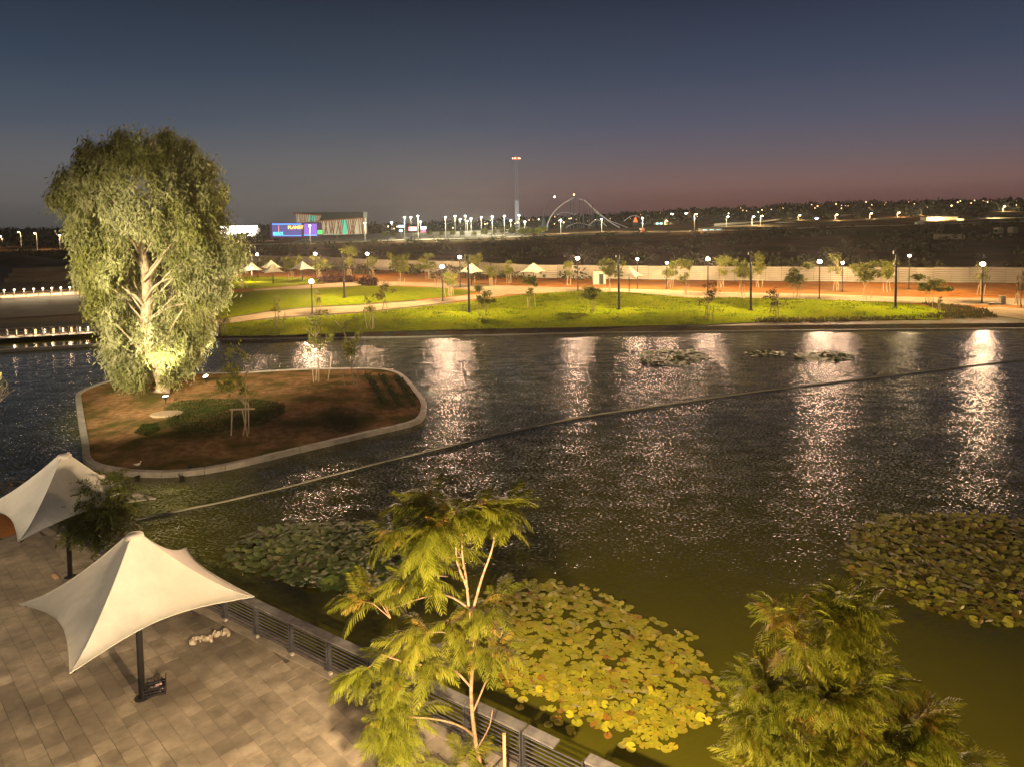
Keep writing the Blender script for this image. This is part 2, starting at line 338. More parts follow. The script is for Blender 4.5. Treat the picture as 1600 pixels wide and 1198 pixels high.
for (x, y, s, lb) in ((522, 441, (4.2, 2, 1.3), 'long dark red hedge shrub beside the pale path, left of the tall pole'), (544, 441, (2.2, 1.6, 1.1), 'small dark shrub at the end of the long red hedge, by the tall pole'), (571, 446, (1.7, 1.4, 1.4), 'round red shrub at the foot of a lamp post, left one of two'), (581, 447, (1.8, 1.4, 1.5), 'round red shrub at the foot of a lamp post, right one of two')):
    shrub('shrub', me_red, G(x, y), s, lb, 'red shrubs by the far path')
# ================================================================ FENCE
fpx = [(300, 408), (400, 413), (510, 416.5), (570, 421.5), (720, 427), (833, 434), (1100, 438), (1350, 441), (1600, 442.5), (1750, 444)]
fpt = [G(x, y) for x, y in fpx]
fence = E_('hoarding_fence', fpt[3], 'long pale corrugated metal hoarding behind the red soil strip', 'fence')
pw = 3.0; pm = MB(); nr = 7; fh = 3.05
for k in range(nr):
    z0, z1 = fh*k/nr, fh*(k+1)/nr
    pm.quad((-pw/2+.02, -.03, z0), (pw/2-.02, -.03, z0), (pw/2-.02, -.03, z0+(z1-z0)*.7), (-pw/2+.02, -.03, z0+(z1-z0)*.7))
    pm.quad((-pw/2+.02, -.03, z0+(z1-z0)*.7), (pw/2-.02, -.03, z0+(z1-z0)*.7), (pw/2-.02, .14, z0+(z1-z0)*.85), (-pw/2+.02, .14, z0+(z1-z0)*.85))
    pm.quad((-pw/2+.02, .14, z0+(z1-z0)*.85), (pw/2-.02, .14, z0+(z1-z0)*.85), (pw/2-.02, -.03, z1), (-pw/2+.02, -.03, z1))
panel_me = pm.mesh('panel', M_fence); b = MB(); b.box((0, .1, 1.5), (.1, .1, 3.0)); post_me = b.mesh('post', M_rail)
acc = 0; n_pan = 0
for p, q in zip(fpt[:-1], fpt[1:]):
    L_ = (q-p).length; a = math.atan2(q.y-p.y, q.x-p.x); k = max(1, round(L_/pw))
    for i in range(k):
        c = p.lerp(q, (i+.5)/k); wob = random.uniform(-.035, .035)
        o = O('panel', panel_me, fence, c-fpt[3]+Vector((0, 0, random.uniform(-.06, .06))), (random.uniform(-.015, .015), 0, a+wob), (L_/k/pw, 1, 1))
        if i % 2 == 0: O('post', post_me, fence, p.lerp(q, i/k)-fpt[3]+Vector((0, .1, 0)), (0, 0, a))
# gate cabin by the fence
c = G(936, 444); cabin = E_('guard_cabin', c, 'small pale cabin with dark doorway in front of the hoarding', 'cabin')
b = MB(); b.box((0, 0, 1.3), (2.6, 2, 2.6)); b.box((0, 0, 2.66), (2.9, 2.3, .12)); O('wall', b.mesh('wall', M_fence), cabin)
b = MB(); b.box((.35, -1.01, 1.1), (.9, .06, 2.1)); O('door', b.mesh('door', M_dark), cabin)
# ================================================================ SCRUB LAND BEYOND
xs = np.concatenate([np.linspace(-1.15, 1.15, 120)]); ys = [150, 165, 180, 200, 225, 250, 280, 310, 340, 370, 400, 425, 450, 500, 560, 640, 750, 900, 1100, 1300, 1500, 2000, 3000, 5000, 7500]
V = []; Fc = []
ys2 = ys; nx = len(xs)
for j, y in enumerate(ys2):
    for x in xs:
        X = x*y*1.0; z = T(X, y)-.15
        if y < 190 and X < 20 and X > -150: z = min(z, -.15)
        V.append((X, y, z))
for j in range(len(ys2)-1):
    for i in range(nx-1): a = j*nx+i; Fc.append((a, a+1, a+nx+1, a+nx))
me = npmesh('scrub_land', V, Fc, M_scrub); me.polygons.foreach_set('use_smooth', [True]*len(me.polygons)); struct('scrub_land', me)
def scatter_bushes(name, pts, leaves, size, m, label):
    Vs = []
    for (x, y, z, r) in pts:
        v = leafball(leaves, r, size*r, (1, 1, .6), .55, 1.6); v += np.array([x, y, z+r*.25]); Vs.append(v)
    V = np.concatenate(Vs); return O(name, npmesh(name, V, qf(V), m), kind='stuff', label=label)
pts = []
fy = lambda X: 150+max(0, -X-10)*.75 if X < 40 else 145
for k in range(1500):
    Y = random.uniform(155, 432); X = random.uniform(-.72, .76)*Y
    if Y < fy(X)+8: continue
    if math.sin(X*.06)*math.cos(Y*.05)+random.uniform(-.6, .6) < 0: continue
    pts.append((X, Y, T(X, Y), random.uniform(.8, 3.4)))
scatter_bushes('scrub_bushes', pts, 60, .38, M_bushd, 'dark low scrub bushes covering the waste land beyond the hoarding')
pts = []
for k in range(1500):   # skyline woods
    px = random.uniform(-60, 1660); Y = random.uniform(620, 1400); X = (px-800)/F*Y; r = random.uniform(4, 9)
    if 430 < px < 900 and Y < 720: continue
    pts.append((X, Y, T(X, Y)+r*.3, r))
for k in range(160):   # near treeline at the left
    px = random.uniform(-40, 440); Y = random.uniform(480, 620); X = (px-800)/F*Y
    pts.append((X, Y, T(X, Y)+2, random.uniform(3, 6)))
scatter_bushes('distant_woods', pts, 45, .5, mat('distant_leaves', (.012, .020, .014), (.03, .038, .022), rough=.9, scale=.05), 'dark line of distant woods along the skyline')
# dusty road behind the scrub
def strip(name, pts, wdt, m, dz=.12):
    b = MB()
    for p, q in zip(pts[:-1], pts[1:]):
        p, q = Vector(p), Vector(q); s = Vector((-(q-p).y, (q-p).x, 0)).normalized()*wdt/2
        b.quad(p-s+Vector((0, 0, dz)), q-s+Vector((0, 0, dz)), q+s+Vector((0, 0, dz)), p+s+Vector((0, 0, dz)))
    return struct(name, b.mesh(name, m))
M_road = mat('pale_road', (.16, .14, .115), (.24, .21, .17), rough=.9, scale=.2)
rp = [(X, 440, T(X, 440)+.3) for X in range(-190, 400, 15)]
strip('country_road', rp, 9, M_road)
b = MB()
for p, q in zip(rp[:-1], rp[1:]): b.beam((p[0], 434.5, p[2]+.5), (q[0], 434.5, q[2]+.5), .2, .7)
O('road_barrier', b.mesh('road_barrier', M_conc), label='low pale barrier along the near edge of the country road', cat='barrier')
cp = MB(); P4 = [(-150, 475), (8, 475), (14, 700), (-190, 700)]
cp.quad(*[(x, y, T(x, y)+.35) for x, y in P4]); struct('car_park_ground', cp.mesh('car_park_ground', M_road))
# rising motorway on the right
mw = [A(1112, 352, 560), A(1180, 348, 600), A(1240, 341, 660), A(1315, 337.5, 720), A(1420, 336, 800)]
strip('motorway_ramp', mw, 14, mat('lit_motorway', (.3, .25, .19), (.36, .3, .22), scale=.1), dz=.2)
b = MB()
for p, q in zip(mw[:-1], mw[1:]): b.beam(p+Vector((0, -7, .2)), q+Vector((0, -7, .2)), .4, 1.8)
O('motorway_parapet', b.mesh('motorway_parapet', M_conc), label='long pale parapet of the rising motorway ramp on the right skyline', cat='parapet')
# ================================================================ STREET LAMPS FAR AWAY
E_white = emis('lamp_glow_white', (.92, 1.0, .90), 60); E_warm = emis('lamp_glow_warm', (1.0, .62, .28), 45); E_orange = emis('lamp_glow_orange', (1.0, .30, .08), 40)
M_pole = mat('galvanised_pole', (.30, .29, .26), (.40, .38, .33), rough=.6, metal=.2)
def far_lamp(x, yt, yb, kind, label, group, P=0, arm=0, Y=None):
    hpx = max(4, yb-yt); Y = Y or min(1250, max(430, 11*F/hpx)); top = A(x, yt, Y); gz = T(top.x, Y) if Y > 180 else 0
    base = Vector((top.x, Y, min(gz, top.z-3))); h = top.z-base.z
    k = Y/500
    t = E_('street_lamp', base, label, 'street lamp', group)
    b = MB(); b.tube([(0, 0, 0), (0, 0, h*.9), (arm*.6*k, 0, h)], [.28*k, .2*k, .16*k], 6); O('pole', b.mesh('pole', M_pole), t)
    b = MB(); r = .55*k*(1.5 if kind == 'big' else 1); b.ball((arm*1.2*k, 0, h), r, 8, 5, (1.3, 1, .55))  # heads oversized, their size stands in for bloom
    O('lamp_head', b.mesh('lamp_head', {'white': E_white, 'big': E_white, 'warm': E_warm, 'orange': E_orange}[kind], True), t)
    if P: light('lamp_light', t, (arm*1.2*k, -1.0*k, h-.9*k), P*.34, {'white': (1, .92, .62), 'big': (.9, 1, .85), 'warm': (1, .66, .34), 'orange': (1, .4, .15)}[kind], .4)
    return t
park = [(612, 348, 363), (632, 340, 370), (642, 340, 354), (653, 338, 373), (657, 347, 366), (696, 340, 370), (711, 338, 358), (719, 343, 358), (727, 338, 361), (730, 346, 365), (736, 342, 361), (752, 340, 362), (758, 347, 362), (769, 339, 364), (774, 348, 363), (788, 338, 368), (798, 345, 363)]
for i, (x, yt, yb) in enumerate(park):
    far_lamp(x, yt, yb, 'white', f'white car park lamp, {ordn(len(park)-1-i)} to the left of the tall ride tower', 'white lamps of the distant car park', P=26000 if i % 2 else 14000)
for x, yt, yb, lb in ((811, 337, 358, 'white car park lamp just right of the base of the tall ride tower'), (820, 347, 363, 'double warm car park lamp over bright trees right of the ride tower'), (876, 344, 368, 'bright white street lamp in front of the left end of the roller coaster'), (940, 343, 367, 'bright white street lamp in front of the roller coaster’s falling track'), (1004, 341, 366, 'bright white street lamp beside the small orange kiosk'), (570, 349, 376, 'street lamp at the right end of the lattice facade building'), (484, 353, 380, 'street lamp in front of the purple screen')):
    far_lamp(x, yt, yb, 'white', lb, 'street lamps along the country road', P=16000)
road = [(1039, 346, 365, 'warm'), (1047, 335, 350, 'big'), (1069, 334, 350, 'white'), (1085, 335, 364, 'warm'), (1118, 344, 353, 'warm'), (1135, 339, 362, 'white'), (1141, 345, 362, 'warm'), (1168, 345, 354, 'warm'), (1175, 339, 362, 'white'), (1188, 338, 362, 'warm'), (1196, 343, 350, 'orange'), (1247, 337, 357, 'warm'), (1276, 331, 342, 'big'), (1290, 327, 337, 'orange'), (1305, 336, 357, 'warm'), (1324, 330, 338, 'white'), (1359, 334, 355, 'warm'), (1373, 328, 336, 'white'), (1402, 333, 353, 'warm'), (1420, 328, 336, 'white')]
for i, (x, yt, yb, k) in enumerate(road):
    far_lamp(x, yt, yb, k, f'{ {"warm":"warm","big":"very bright white","white":"white","orange":"orange"}[k]} road lamp, {ordn(i)} to the right of the orange kiosk', 'lamps along the roads on the right skyline', P=(15000 if yb > 350 else 0), arm=1)
road2 = [(1438, 332, 351, 'warm'), (1441, 326, 334, 'white'), (1464, 325, 333, 'white'), (1482, 331, 346, 'warm'), (1494, 335, 347, 'warm'), (1499, 326, 334, 'white'), (1526, 334, 345, 'warm'), (1531, 322, 333, 'warm'), (1543, 318, 330, 'white'), (1567, 323, 341, 'warm'), (1575, 332, 343, 'warm'), (1591, 318, 330, 'white'), (1593, 328, 341, 'warm')]
for i, (x, yt, yb, k) in enumerate(road2):
    far_lamp(x, yt, yb, k, f'{k} road lamp, {ordn(i)} to the right of the white van on the road', 'lamps along the roads on the right skyline', P=(15000 if yb > 340 else 0), arm=1)
for i, (x, yt, yb, lb) in enumerate(((3, 370, 395, 'leftmost street lamp on the left skyline, cut by the frame'), (32, 363, 392, 'tall warm street lamp beside the dirt mound, nearer the frame edge'), (57, 365, 395, 'tall warm street lamp second from the tall tree on the left skyline'), (93, 368, 398, 'street lamp nearest the big floodlit tree on its left side'))):
    far_lamp(x, yt, yb, 'warm', lb, 'street lamps on the left skyline', P=4500, arm=-1 if i < 3 else 0)
# scattered city lights low on the skyline
cl = MB()
for k in range(170):
    px = random.uniform(850, 1600) if random.random() < .8 else random.uniform(590, 850); Y = random.uniform(700, 1200)
    p = A(px, 0, Y); z = T(p.x, Y)+random.uniform(3, 8); cl.ball((p.x, Y, z), random.uniform(.3, .75), 5, 4)
O('city_lights', cl.mesh('city_lights', emis('city_glow', (1, .62, .30), 10)), kind='stuff', label='scattered tiny lights of the distant town')
# ================================================================ CINEMA BUILDING
Yb = 500.0
def bp(x, y, dy=0): return A(x, y, Yb+dy)
o0 = bp(500, 372); cin = E_('cinema_building', o0, 'wedge roofed building with lattice facade of rust beams over teal panels', 'building')
M_fac = mat('facade_beige', (.34, .33, .25), (.42, .40, .30), scale=.05, emit=(.6, .55, .38), estr=.42)  # beige, teal and rust carry emission in place of light on the facade
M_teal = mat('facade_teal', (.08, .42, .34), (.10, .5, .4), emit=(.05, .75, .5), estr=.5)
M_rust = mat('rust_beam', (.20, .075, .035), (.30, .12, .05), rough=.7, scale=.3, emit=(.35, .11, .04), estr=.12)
M_roof = mat('dark_roof', (.025, .03, .032), (.04, .045, .05), rough=.5)
def prism(mb, pts, y0, y1):
    """extrude front outline (photo px) from depth y0 to y1 keeping the front's size"""
    n = len(pts); fr = [bp(x, y)-o0+Vector((0, y0, 0)) for x, y in pts]; bk = [p+Vector((0, y1-y0, 0)) for p in fr]
    i = len(mb.v); mb.v += fr+bk; mb.f.append(tuple(range(i, i+n))); mb.f.append(tuple(range(i+2*n-1, i+n-1, -1)))
    for k in range(n): k2 = (k+1) % n; mb.f.append((i+k, i+n+k, i+n+k2, i+k2))
    return mb
lowf = [(496, 368), (496, 346), (520, 344.5), (545, 342.5), (568, 341), (569, 366)]
upf = [(459, 348), (458.5, 334), (480, 335), (503, 337), (498, 346)]
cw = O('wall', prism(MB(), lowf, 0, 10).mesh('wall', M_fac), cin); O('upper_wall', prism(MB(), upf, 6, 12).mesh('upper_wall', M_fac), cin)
O('roof', prism(MB(), [(458, 334), (460, 332.5), (568, 331.7), (568, 340.5), (545, 342), (520, 344), (498, 346), (503, 337), (480, 335)], -.6, 12).mesh('roof', M_roof), cin)
for x0, x1, t0, t1, b0 in ((534, 543, 343.4, 342.5, 366), (478, 489, 335.3, 336.3, 346.6), (494, 502, 346, 345.6, 352)):
    b = MB(); c0, c1, c2, c3 = [bp(x, y)-o0 for x, y in ((x0+1.5, b0), (x1-1.5, b0), (x1, t1), (x0, t0))]
    for q in (c0, c1, c2, c3): q.y = -.25 if x0 != 478 else 5.7
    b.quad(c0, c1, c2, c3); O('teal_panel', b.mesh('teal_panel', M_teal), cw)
random.seed(3)
def topy(x): return 346-(x-496)*.068
for x in np.linspace(498, 567, 22):
    dx = random.uniform(2.5, 5.5)*random.choice((-1, 1)); xb = x+dx; x0 = max(497, min(567, x)); xb = max(497, min(567, xb))
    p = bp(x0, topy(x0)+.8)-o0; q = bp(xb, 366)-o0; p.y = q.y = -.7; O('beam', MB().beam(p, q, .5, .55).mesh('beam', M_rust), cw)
for x in np.linspace(461, 499, 14):
    dx = random.uniform(-3, 3); p = bp(x, 335+(x-459)*.05)-o0; q = bp(min(499, max(460, x+dx)), 347)-o0; p.y = q.y = 5.2; O('beam', MB().beam(p, q, .4, .4).mesh('beam', M_rust), cin)
for (a, c_) in (((458.5, 334), (503, 337)), ((496, 346), (569, 341)), ((569, 341), (569.5, 366)), ((496, 346), (505, 368))):
    p = bp(*a)-o0; q = bp(*c_)-o0; p.y = q.y = -1.0; O('edge_beam', MB().beam(p, q, .7, .8).mesh('edge_beam', M_rust), cin)
# the glowing screen
o1 = bp(460, 372, -12); scr = E_('billboard_screen', o1, 'large glowing blue billboard reading PLANET and IMAX beside the lattice building', 'billboard')
def sp(x, y, dy=-12): return bp(x, y, dy)-o1
b = MB(); c0 = sp(422, 373); c1 = sp(498, 347.5); b.box(((c0.x+c1.x)/2, 3.2, (c0.z+c1.z)/2), (c1.x-c0.x, 6, c1.z-c0.z)); O('frame', b.mesh('frame', mat('purple_panel', (.06, .03, .06), (.08, .04, .07), emit=(.25, .08, .25), estr=.12)), scr)
def rect(nm, x0, y0, x1, y1, m, yoff):
    b = MB(); q = [sp(*p) for p in ((x0, y1), (x1, y1), (x1, y0), (x0, y0))]
    for v in q: v.y = yoff
    b.quad(*q); return O(nm, b.mesh(nm, m), scr)
rect('screen', 425, 350, 471, 369, emis('screen_indigo', (.10, .09, .30), 1.0), .1)
rect('screen', 475, 350, 495, 368.5, emis('screen_violet', (.25, .12, .60), 1.1), .1)
rect('light_strip', 425, 350, 471, 351.3, emis('screen_blue', (.10, .35, 1.0), 2.2), .0); rect('light_strip', 427, 368.2, 471, 369.2, MATS['screen_blue'], .0)
rect('light_strip', 475, 367.2, 495, 368.6, MATS['screen_blue'], .0)
rect('light_strip', 435.0, 353, 435.8, 366, emis('screen_orange', (1.0, .35, .06), 1.8), .0)
def text(s, x, y, size_px, m, name='lettering', bold=.02):
    cu = bpy.data.curves.new('lettering', 'FONT'); cu.body = s; cu.size = 1; cu.offset = bold; cu.extrude = .1; cu.align_x = 'LEFT'
    t = bpy.data.objects.new('tmp', cu); COL.objects.link(t); dg = bpy.context.evaluated_depsgraph_get(); me = bpy.data.meshes.new_from_object(t.evaluated_get(dg)); bpy.data.objects.remove(t)
    me.materials.clear(); me.materials.append(m); S = size_px*Yb/F
    p = sp(x, y); return O(name, me, scr, (p.x, -.15, p.z), (math.pi/2, 0, 0), (S, S, S*.4))
text('PLANET', 450, 358.2, 6.6, emis('letters_orange', (1.0, .55, .10), 2.2), bold=.04); text('IMAX', 427, 367.6, 6.3, emis('letters_cyan', (.10, .75, 1.0), 2.0), bold=.03)
b = MB()
for k in range(6): b.box((k*1.25, 0, .7+.15*(k % 2)), (1.0, .1, 1.3))
O('white_lettering', b.mesh('white_lettering', emis('letters_white', (.9, .92, 1.0), 2.0)), scr, sp(452, 367)+Vector((0, 11.9, 0)))
b = MB(); b.ball(sp(483, 359)+Vector((0, 12, 0)), 2.2, 10, 6, (1, .05, 1.3)); O('picture', b.mesh('picture', emis('screen_pink', (.85, .25, .75), 1.2)), scr)
b = MB(); b.ball(sp(487, 365)+Vector((0, 11.8, 0)), 1.8, 10, 6, (1.8, .05, .7)); O('picture', b.mesh('picture', emis('screen_magenta', (1.0, .10, .35), 1.5)), scr)
# green entrance light
p = bp(500, 366, -16); t = E_('entrance_booth', p, 'small glowing green entrance booth between billboard and lattice building', 'booth')
O('wall', MB().box((0, 0, 1.2), (3, 2, 2.8)).mesh('wall', emis('green_glow', (.08, .6, .15), 1.4)), t); O('roof', MB().box((0, 0, 2.8), (3.6, 2.6, .3)).mesh('roof', M_roof), t)
# white glowing shop
p = A(375, 370, 560); shop = E_('lit_shop', p, 'long brightly lit white storefront seen behind the big tree', 'building')
q0 = A(330, 368, 560)-p; q1 = A(401, 353, 560)-p
O('fascia', MB().box(((q0.x+q1.x)/2, 0, q1.z-1.4), (q1.x-q0.x, 4, 2.8)).mesh('fascia', emis('shop_white', (1, .96, .9), 6)), shop)
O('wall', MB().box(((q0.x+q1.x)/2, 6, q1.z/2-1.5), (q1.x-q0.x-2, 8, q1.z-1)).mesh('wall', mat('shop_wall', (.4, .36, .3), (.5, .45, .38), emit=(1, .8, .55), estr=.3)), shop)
for k in range(7): O('shop_window', MB().box((q0.x+4+k*4.6, 1.9, q1.z-4.6), (3.2, .3, 2.6)).mesh('shop_window', emis('shop_warm', (1, .85, .65), 3.5)), shop)
light('shop_light', shop, (0, -6, 3), 30000, (1, .9, .75), 1.5)
# shop signs in the car park
for (x, y, wd, hg, c, s, lb) in ((627, 354, 8, 3, (.4, .6, 1), 6, 'upper blue white sign panel at the car park entrance'), (626.5, 361, 5, 3, (.5, .7, 1), 5, 'lower blue white sign panel at the car park entrance'), (645, 358, 12, 6, (1, .35, .35), 4, 'wide pink red shop sign left of the dark round tree'), (662, 356.5, 8, 4, (.45, .5, 1), 5, 'blue white shop sign right of the pink red one'), (662, 361.5, 6, 3, (1, .12, .2), 3, 'small red shop sign beneath the blue white one')):
    p = A(x, y, 540); g = T(p.x, 540); t = E_('lit_sign', (p.x, 540, g), lb, 'sign', 'lit shop signs by the car park'); k = 540/F
    O('sign_face', MB().box((0, -.3, p.z-g), (wd*k, .25, hg*k)).mesh('sign_face', emis('sign_%d' % x + str(int(y)), c, s)), t)
    O('sign_case', MB().box((0, .1, p.z-g), (wd*k+.5, .5, hg*k+.5)).mesh('sign_case', M_pole), t)
    O('post', MB().box((0, .1, (p.z-g)/2), (.4, .4, p.z-g)).mesh('post', M_pole), t)
# bright small trees in the car park
random.seed(5)
crown_far = []
for k in range(3):
    V = leafball(420, 1, .34, (1, 1, .8), .35, 1.8); crown_far.append(V)
M_cpt = mat('car_park_tree_leaves', (.09, .10, .015), (.17, .17, .03), scale=.5, leaf=.3, rnd=.2)
cmesh = [npmesh('crown', V, qf(V), M_cpt) for V in crown_far]; tm = MB().tube([(0, 0, 0), (.1, 0, 1), (0, 0, 2)], [.12, .1, .06], 6).mesh('trunk', M_bark)
cps = [(600, 365, 3.6), (615, 366, 3.2), (672, 364, 3.2), (690, 368, 2.6), (707, 364, 3), (722, 366, 2.6), (741, 366, 3), (757, 362, 3.8), (772, 367, 2.6), (786, 360, 4), (800, 361, 4.6), (815, 363, 4.2), (828, 362, 4.2), (842, 363, 4.6), (850, 358, 3.6), (540, 367, 2.4), (527, 368, 2.6)]
for i, (x, y, r) in enumerate(cps):
    Y = 520+random.uniform(-15, 30); p = A(x, y, Y); g = T(p.x, Y)+.3
    t = E_('car_park_tree', (p.x, Y, g), f'small yellow green tree in the far car park, {ordn(i)} from the left' if i < 15 else ('low bright bush at the foot of the lattice facade, right one' if i == 15 else 'low bright bush at the foot of the lattice facade, left one'), 'tree', 'small lit trees of the car park')
    O('trunk', tm, t, (0, 0, 0), (0, 0, 0), 1.2); O('crown', cmesh[i % 3], t, (0, 0, max(1.4, p.z-g)), (0, 0, i), r*.72)
# parked cars glimpsed in the car park
cm_body = MB().box((0, 0, .55), (4.3, 1.8, .6)).box((-.1, 0, 1.1), (2.4, 1.6, .55)).mesh('body', mat('car_paint', (.25, .24, .23), (.4, .38, .36), rough=.3, rnd=.5))
cm_wh = MB().tube([(0, -.1, 0), (0, .1, 0)], .32, 10).mesh('wheel', M_dark); cm_gl = MB().box((-.1, 0, 1.12), (2.45, 1.62, .38)).mesh('window', mat('car_glass', (.02, .02, .025), rough=.1))
for i in range(14):
    px = 606+i*18+random.uniform(-4, 4); Y = 488+random.uniform(0, 14); p = A(px, 0, Y)
    t = E_('parked_car', (p.x, Y, T(p.x, Y)+.36), f'parked car in the lit car park, {ordn(i)} from the left', 'car', 'cars in the distant car park', rz=random.uniform(-.1, .1))
    O('body', cm_body, t); O('window', cm_gl, t)
    for sx in (-1.35, 1.35): O('wheel', cm_wh, t, (sx, -.85, .32))
# ================================================================ DROP TOWER, COASTER, SPIRE
Yt = 800.0; tb = A(808, 345, Yt); gz = T(tb.x, Yt); tower = E_('drop_tower', (tb.x, Yt, gz), 'very tall slender ride tower with glowing red ring near its top', 'ride tower')
def tz(y): return A(808, y, Yt).z-gz
M_tow = mat('tower_steel', (.17, .18, .19), (.22, .23, .24), rough=.6, metal=.2, emit=(.3, .32, .36), estr=.28)  # emission stands in for light falling on the steel
b = MB()
for sx, sy in ((-1, -1), (1, -1), (1, 1), (-1, 1)): b.tube([(sx*1.5, sy*1.5, 0), (sx*1.3, sy*1.3, tz(246))], .34, 6)
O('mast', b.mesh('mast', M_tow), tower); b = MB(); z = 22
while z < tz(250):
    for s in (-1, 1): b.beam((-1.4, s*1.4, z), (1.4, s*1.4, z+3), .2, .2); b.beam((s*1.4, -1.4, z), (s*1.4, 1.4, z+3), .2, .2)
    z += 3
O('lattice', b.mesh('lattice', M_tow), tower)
O('base_shaft', MB().box((0, 0, tz(314)/2), (4.4, 4.4, tz(314))).mesh('base_shaft', mat('tower_base', (.30, .31, .32), (.36, .37, .38), emit=(.5, .5, .55), estr=.3)), tower)  # shaft brightened by its own emission, as if floodlit
b = MB()
for k in range(20): a = k*math.pi/10; a2 = (k+1)*math.pi/10; b.beam((3.6*math.cos(a), 3.6*math.sin(a), tz(248)), (3.6*math.cos(a2), 3.6*math.sin(a2), tz(248)), .9, 1.6)
for k in range(8): a = k*math.pi/4; b.beam((0, 0, tz(244.5)), (3.6*math.cos(a), 3.6*math.sin(a), tz(247.5)), .35, .35)
O('red_ring', b.mesh('red_ring', emis('ring_red', (1, .16, .06), 1.8)), tower)
b = MB()
for k in range(6): a = k*math.pi/3+.2; b.ball((4.1*math.cos(a), 4.1*math.sin(a), tz(248)), .55, 6, 5)
O('ring_lamps', b.mesh('ring_lamps', emis('ring_lamp', (1, .6, .35), 9)), tower, kind=None)
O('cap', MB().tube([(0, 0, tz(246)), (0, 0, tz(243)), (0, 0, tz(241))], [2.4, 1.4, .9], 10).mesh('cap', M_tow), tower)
Yc = 600.0; cb = A(915, 368, Yc); gz = T(cb.x, Yc); coaster = E_('roller_coaster', (cb.x, Yc, gz), 'pale roller coaster with tall curved hill and dark supports on the skyline', 'roller coaster')
def cp_(x, y, dy=0): p = A(x, y, Yc); return Vector((p.x-cb.x, dy, p.z-gz))
def smooth(pts, n=8):
    out = []
    for i in range(len(pts)-1):
        p0 = pts[max(0, i-1)]; p1 = pts[i]; p2 = pts[i+1]; p3 = pts[min(len(pts)-1, i+2)]
        for k in range(n):
            t = k/n; out.append(.5*((2*p1)+(p2-p0)*t+(2*p0-5*p1+4*p2-p3)*t*t+(3*p1-p0-3*p2+p3)*t**3))
    return out+[pts[-1]]
M_trk = mat('track_pale', (.45, .43, .42), (.5, .48, .46), rough=.5, emit=(.6, .55, .55), estr=.14); M_sup = mat('coaster_support', (.06, .08, .10), (.08, .10, .12), rough=.6)  # track emission takes the place of light falling on it
tracks = [[(854, 368, 0), (856, 350, 0), (864, 334, 0), (876, 322, 2), (888, 314, 3), (897, 309.5, 4)], [(906, 311, 6), (916, 314, 6), (928, 326, 4), (942, 338, 2), (956, 349, 0), (968, 356, -2)], [(872, 337, 10), (880, 332, 10), (892, 333, 10), (902, 335, 12)], [(885, 356, 4), (897, 350, 4), (908, 349, 5), (920, 352, 6), (930, 354, 6)], [(920, 352, -4), (930, 344, -3), (938, 346, -3), (948, 354, 0)], [(933, 332, 8), (950, 343, 8), (972, 352, 6), (988, 358, 4)], [(978, 346, 10), (988, 339, 10), (996, 337, 10), (1003, 340, 10)], [(843, 352, 8), (856, 322, 8), (866, 309, 8), (880, 320, 8)]]
for i, tr in enumerate(tracks):
    b = MB(); ps = smooth([cp_(*p) for p in tr], 6); r = .42 if i < 2 else .25 if i < 7 else .14
    b.tube(ps, r, 5); b.tube([p+Vector((0, 1.6, 0)) for p in ps], r, 5)
    for p in ps: b.beam(p, p+Vector((0, 1.6, 0)), .2, .2)
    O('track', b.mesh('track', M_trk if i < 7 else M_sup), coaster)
for x, y in ((891, 315), (896, 311), (906, 312), (911, 312), (913, 331), (921, 326), (926, 321), (937, 334), (902, 335), (886, 335), (880, 340), (925, 340), (929, 332), (945, 340), (920, 353), (909, 349), (897, 350), (938, 346), (958, 352)):
    p = cp_(x, y, random.uniform(0, 5)); O('support', MB().tube([(p.x, p.y, 0), p], .35, 6).mesh('support', M_sup), coaster)
for x, y, c in ((897, 304.5, 'orange'), (866.5, 308, 'warm')):
    O('beacon', MB().ball(cp_(x, y, 1), .5, 6, 5).mesh('beacon', {'orange': E_orange, 'warm': E_warm}[c]), coaster); O('beacon_mast', MB().tube([cp_(x, y, 1), cp_(x, y+8, 1)], .12, 5).mesh('beacon_mast', M_sup), coaster)
p = A(850, 346, 620); g = T(p.x, 620)
spire = E_('dark_spire', (p.x, 620, g), 'thin dark spire standing left of the roller coaster', 'spire'); z1 = A(850, 326, 620).z-g
O('shaft', MB().tube([(0, 0, 0), (0, 0, z1*.45), (0, 0, z1*.55), (0, 0, z1)], [2.6, 1.8, .8, .15], 6).mesh('shaft', M_sup), spire)
O('plinth', MB().box((0, 0, 2), (8, 8, 4)).mesh('plinth', M_sup), spire)
# small lit buildings on the right skyline
def hut(name, x0, y0, x1, y1, Y, m, label, glow=None, cat='building', roofm=None):
    a = A(x0, y1, Y); c_ = A(x1, y0, Y); w_ = c_.x-a.x; g = min(T((a.x+c_.x)/2, Y), a.z); t = E_(name, ((a.x+c_.x)/2, Y, g), label, cat); h = max(2.5, c_.z-g)
    O('wall', MB().box((0, 4, (h-.4)/2), (w_, 8, h-.4)).mesh('wall', m), t); O('roof', MB().box((0, 3.8, h-.2), (w_+.8, 9, .4)).mesh('roof', roofm or M_conc), t)
    if glow:
        n = max(2, int(w_/4))
        for k in range(n): O('window', MB().box((-w_/2+(k+.5)*w_/n, -.1, h*.5), (w_/n*.6, .3, h*.35)).mesh('window', glow), t)
    return t
M_bw = mat('beige_render', (.42, .34, .22), (.5, .41, .28), scale=.05)
hut('petrol_station', 1096, 357, 1128, 363.5, 470, M_bw, 'low long petrol station with lit teal and orange windows', emis('teal_glow', (.3, .8, 1), 3))
hut('teal_lit_building', 1024, 348, 1036, 352, 640, M_bw, 'small low building with teal lit windows right of the orange kiosk', emis('teal_glow2', (.3, .9, .9), 5))
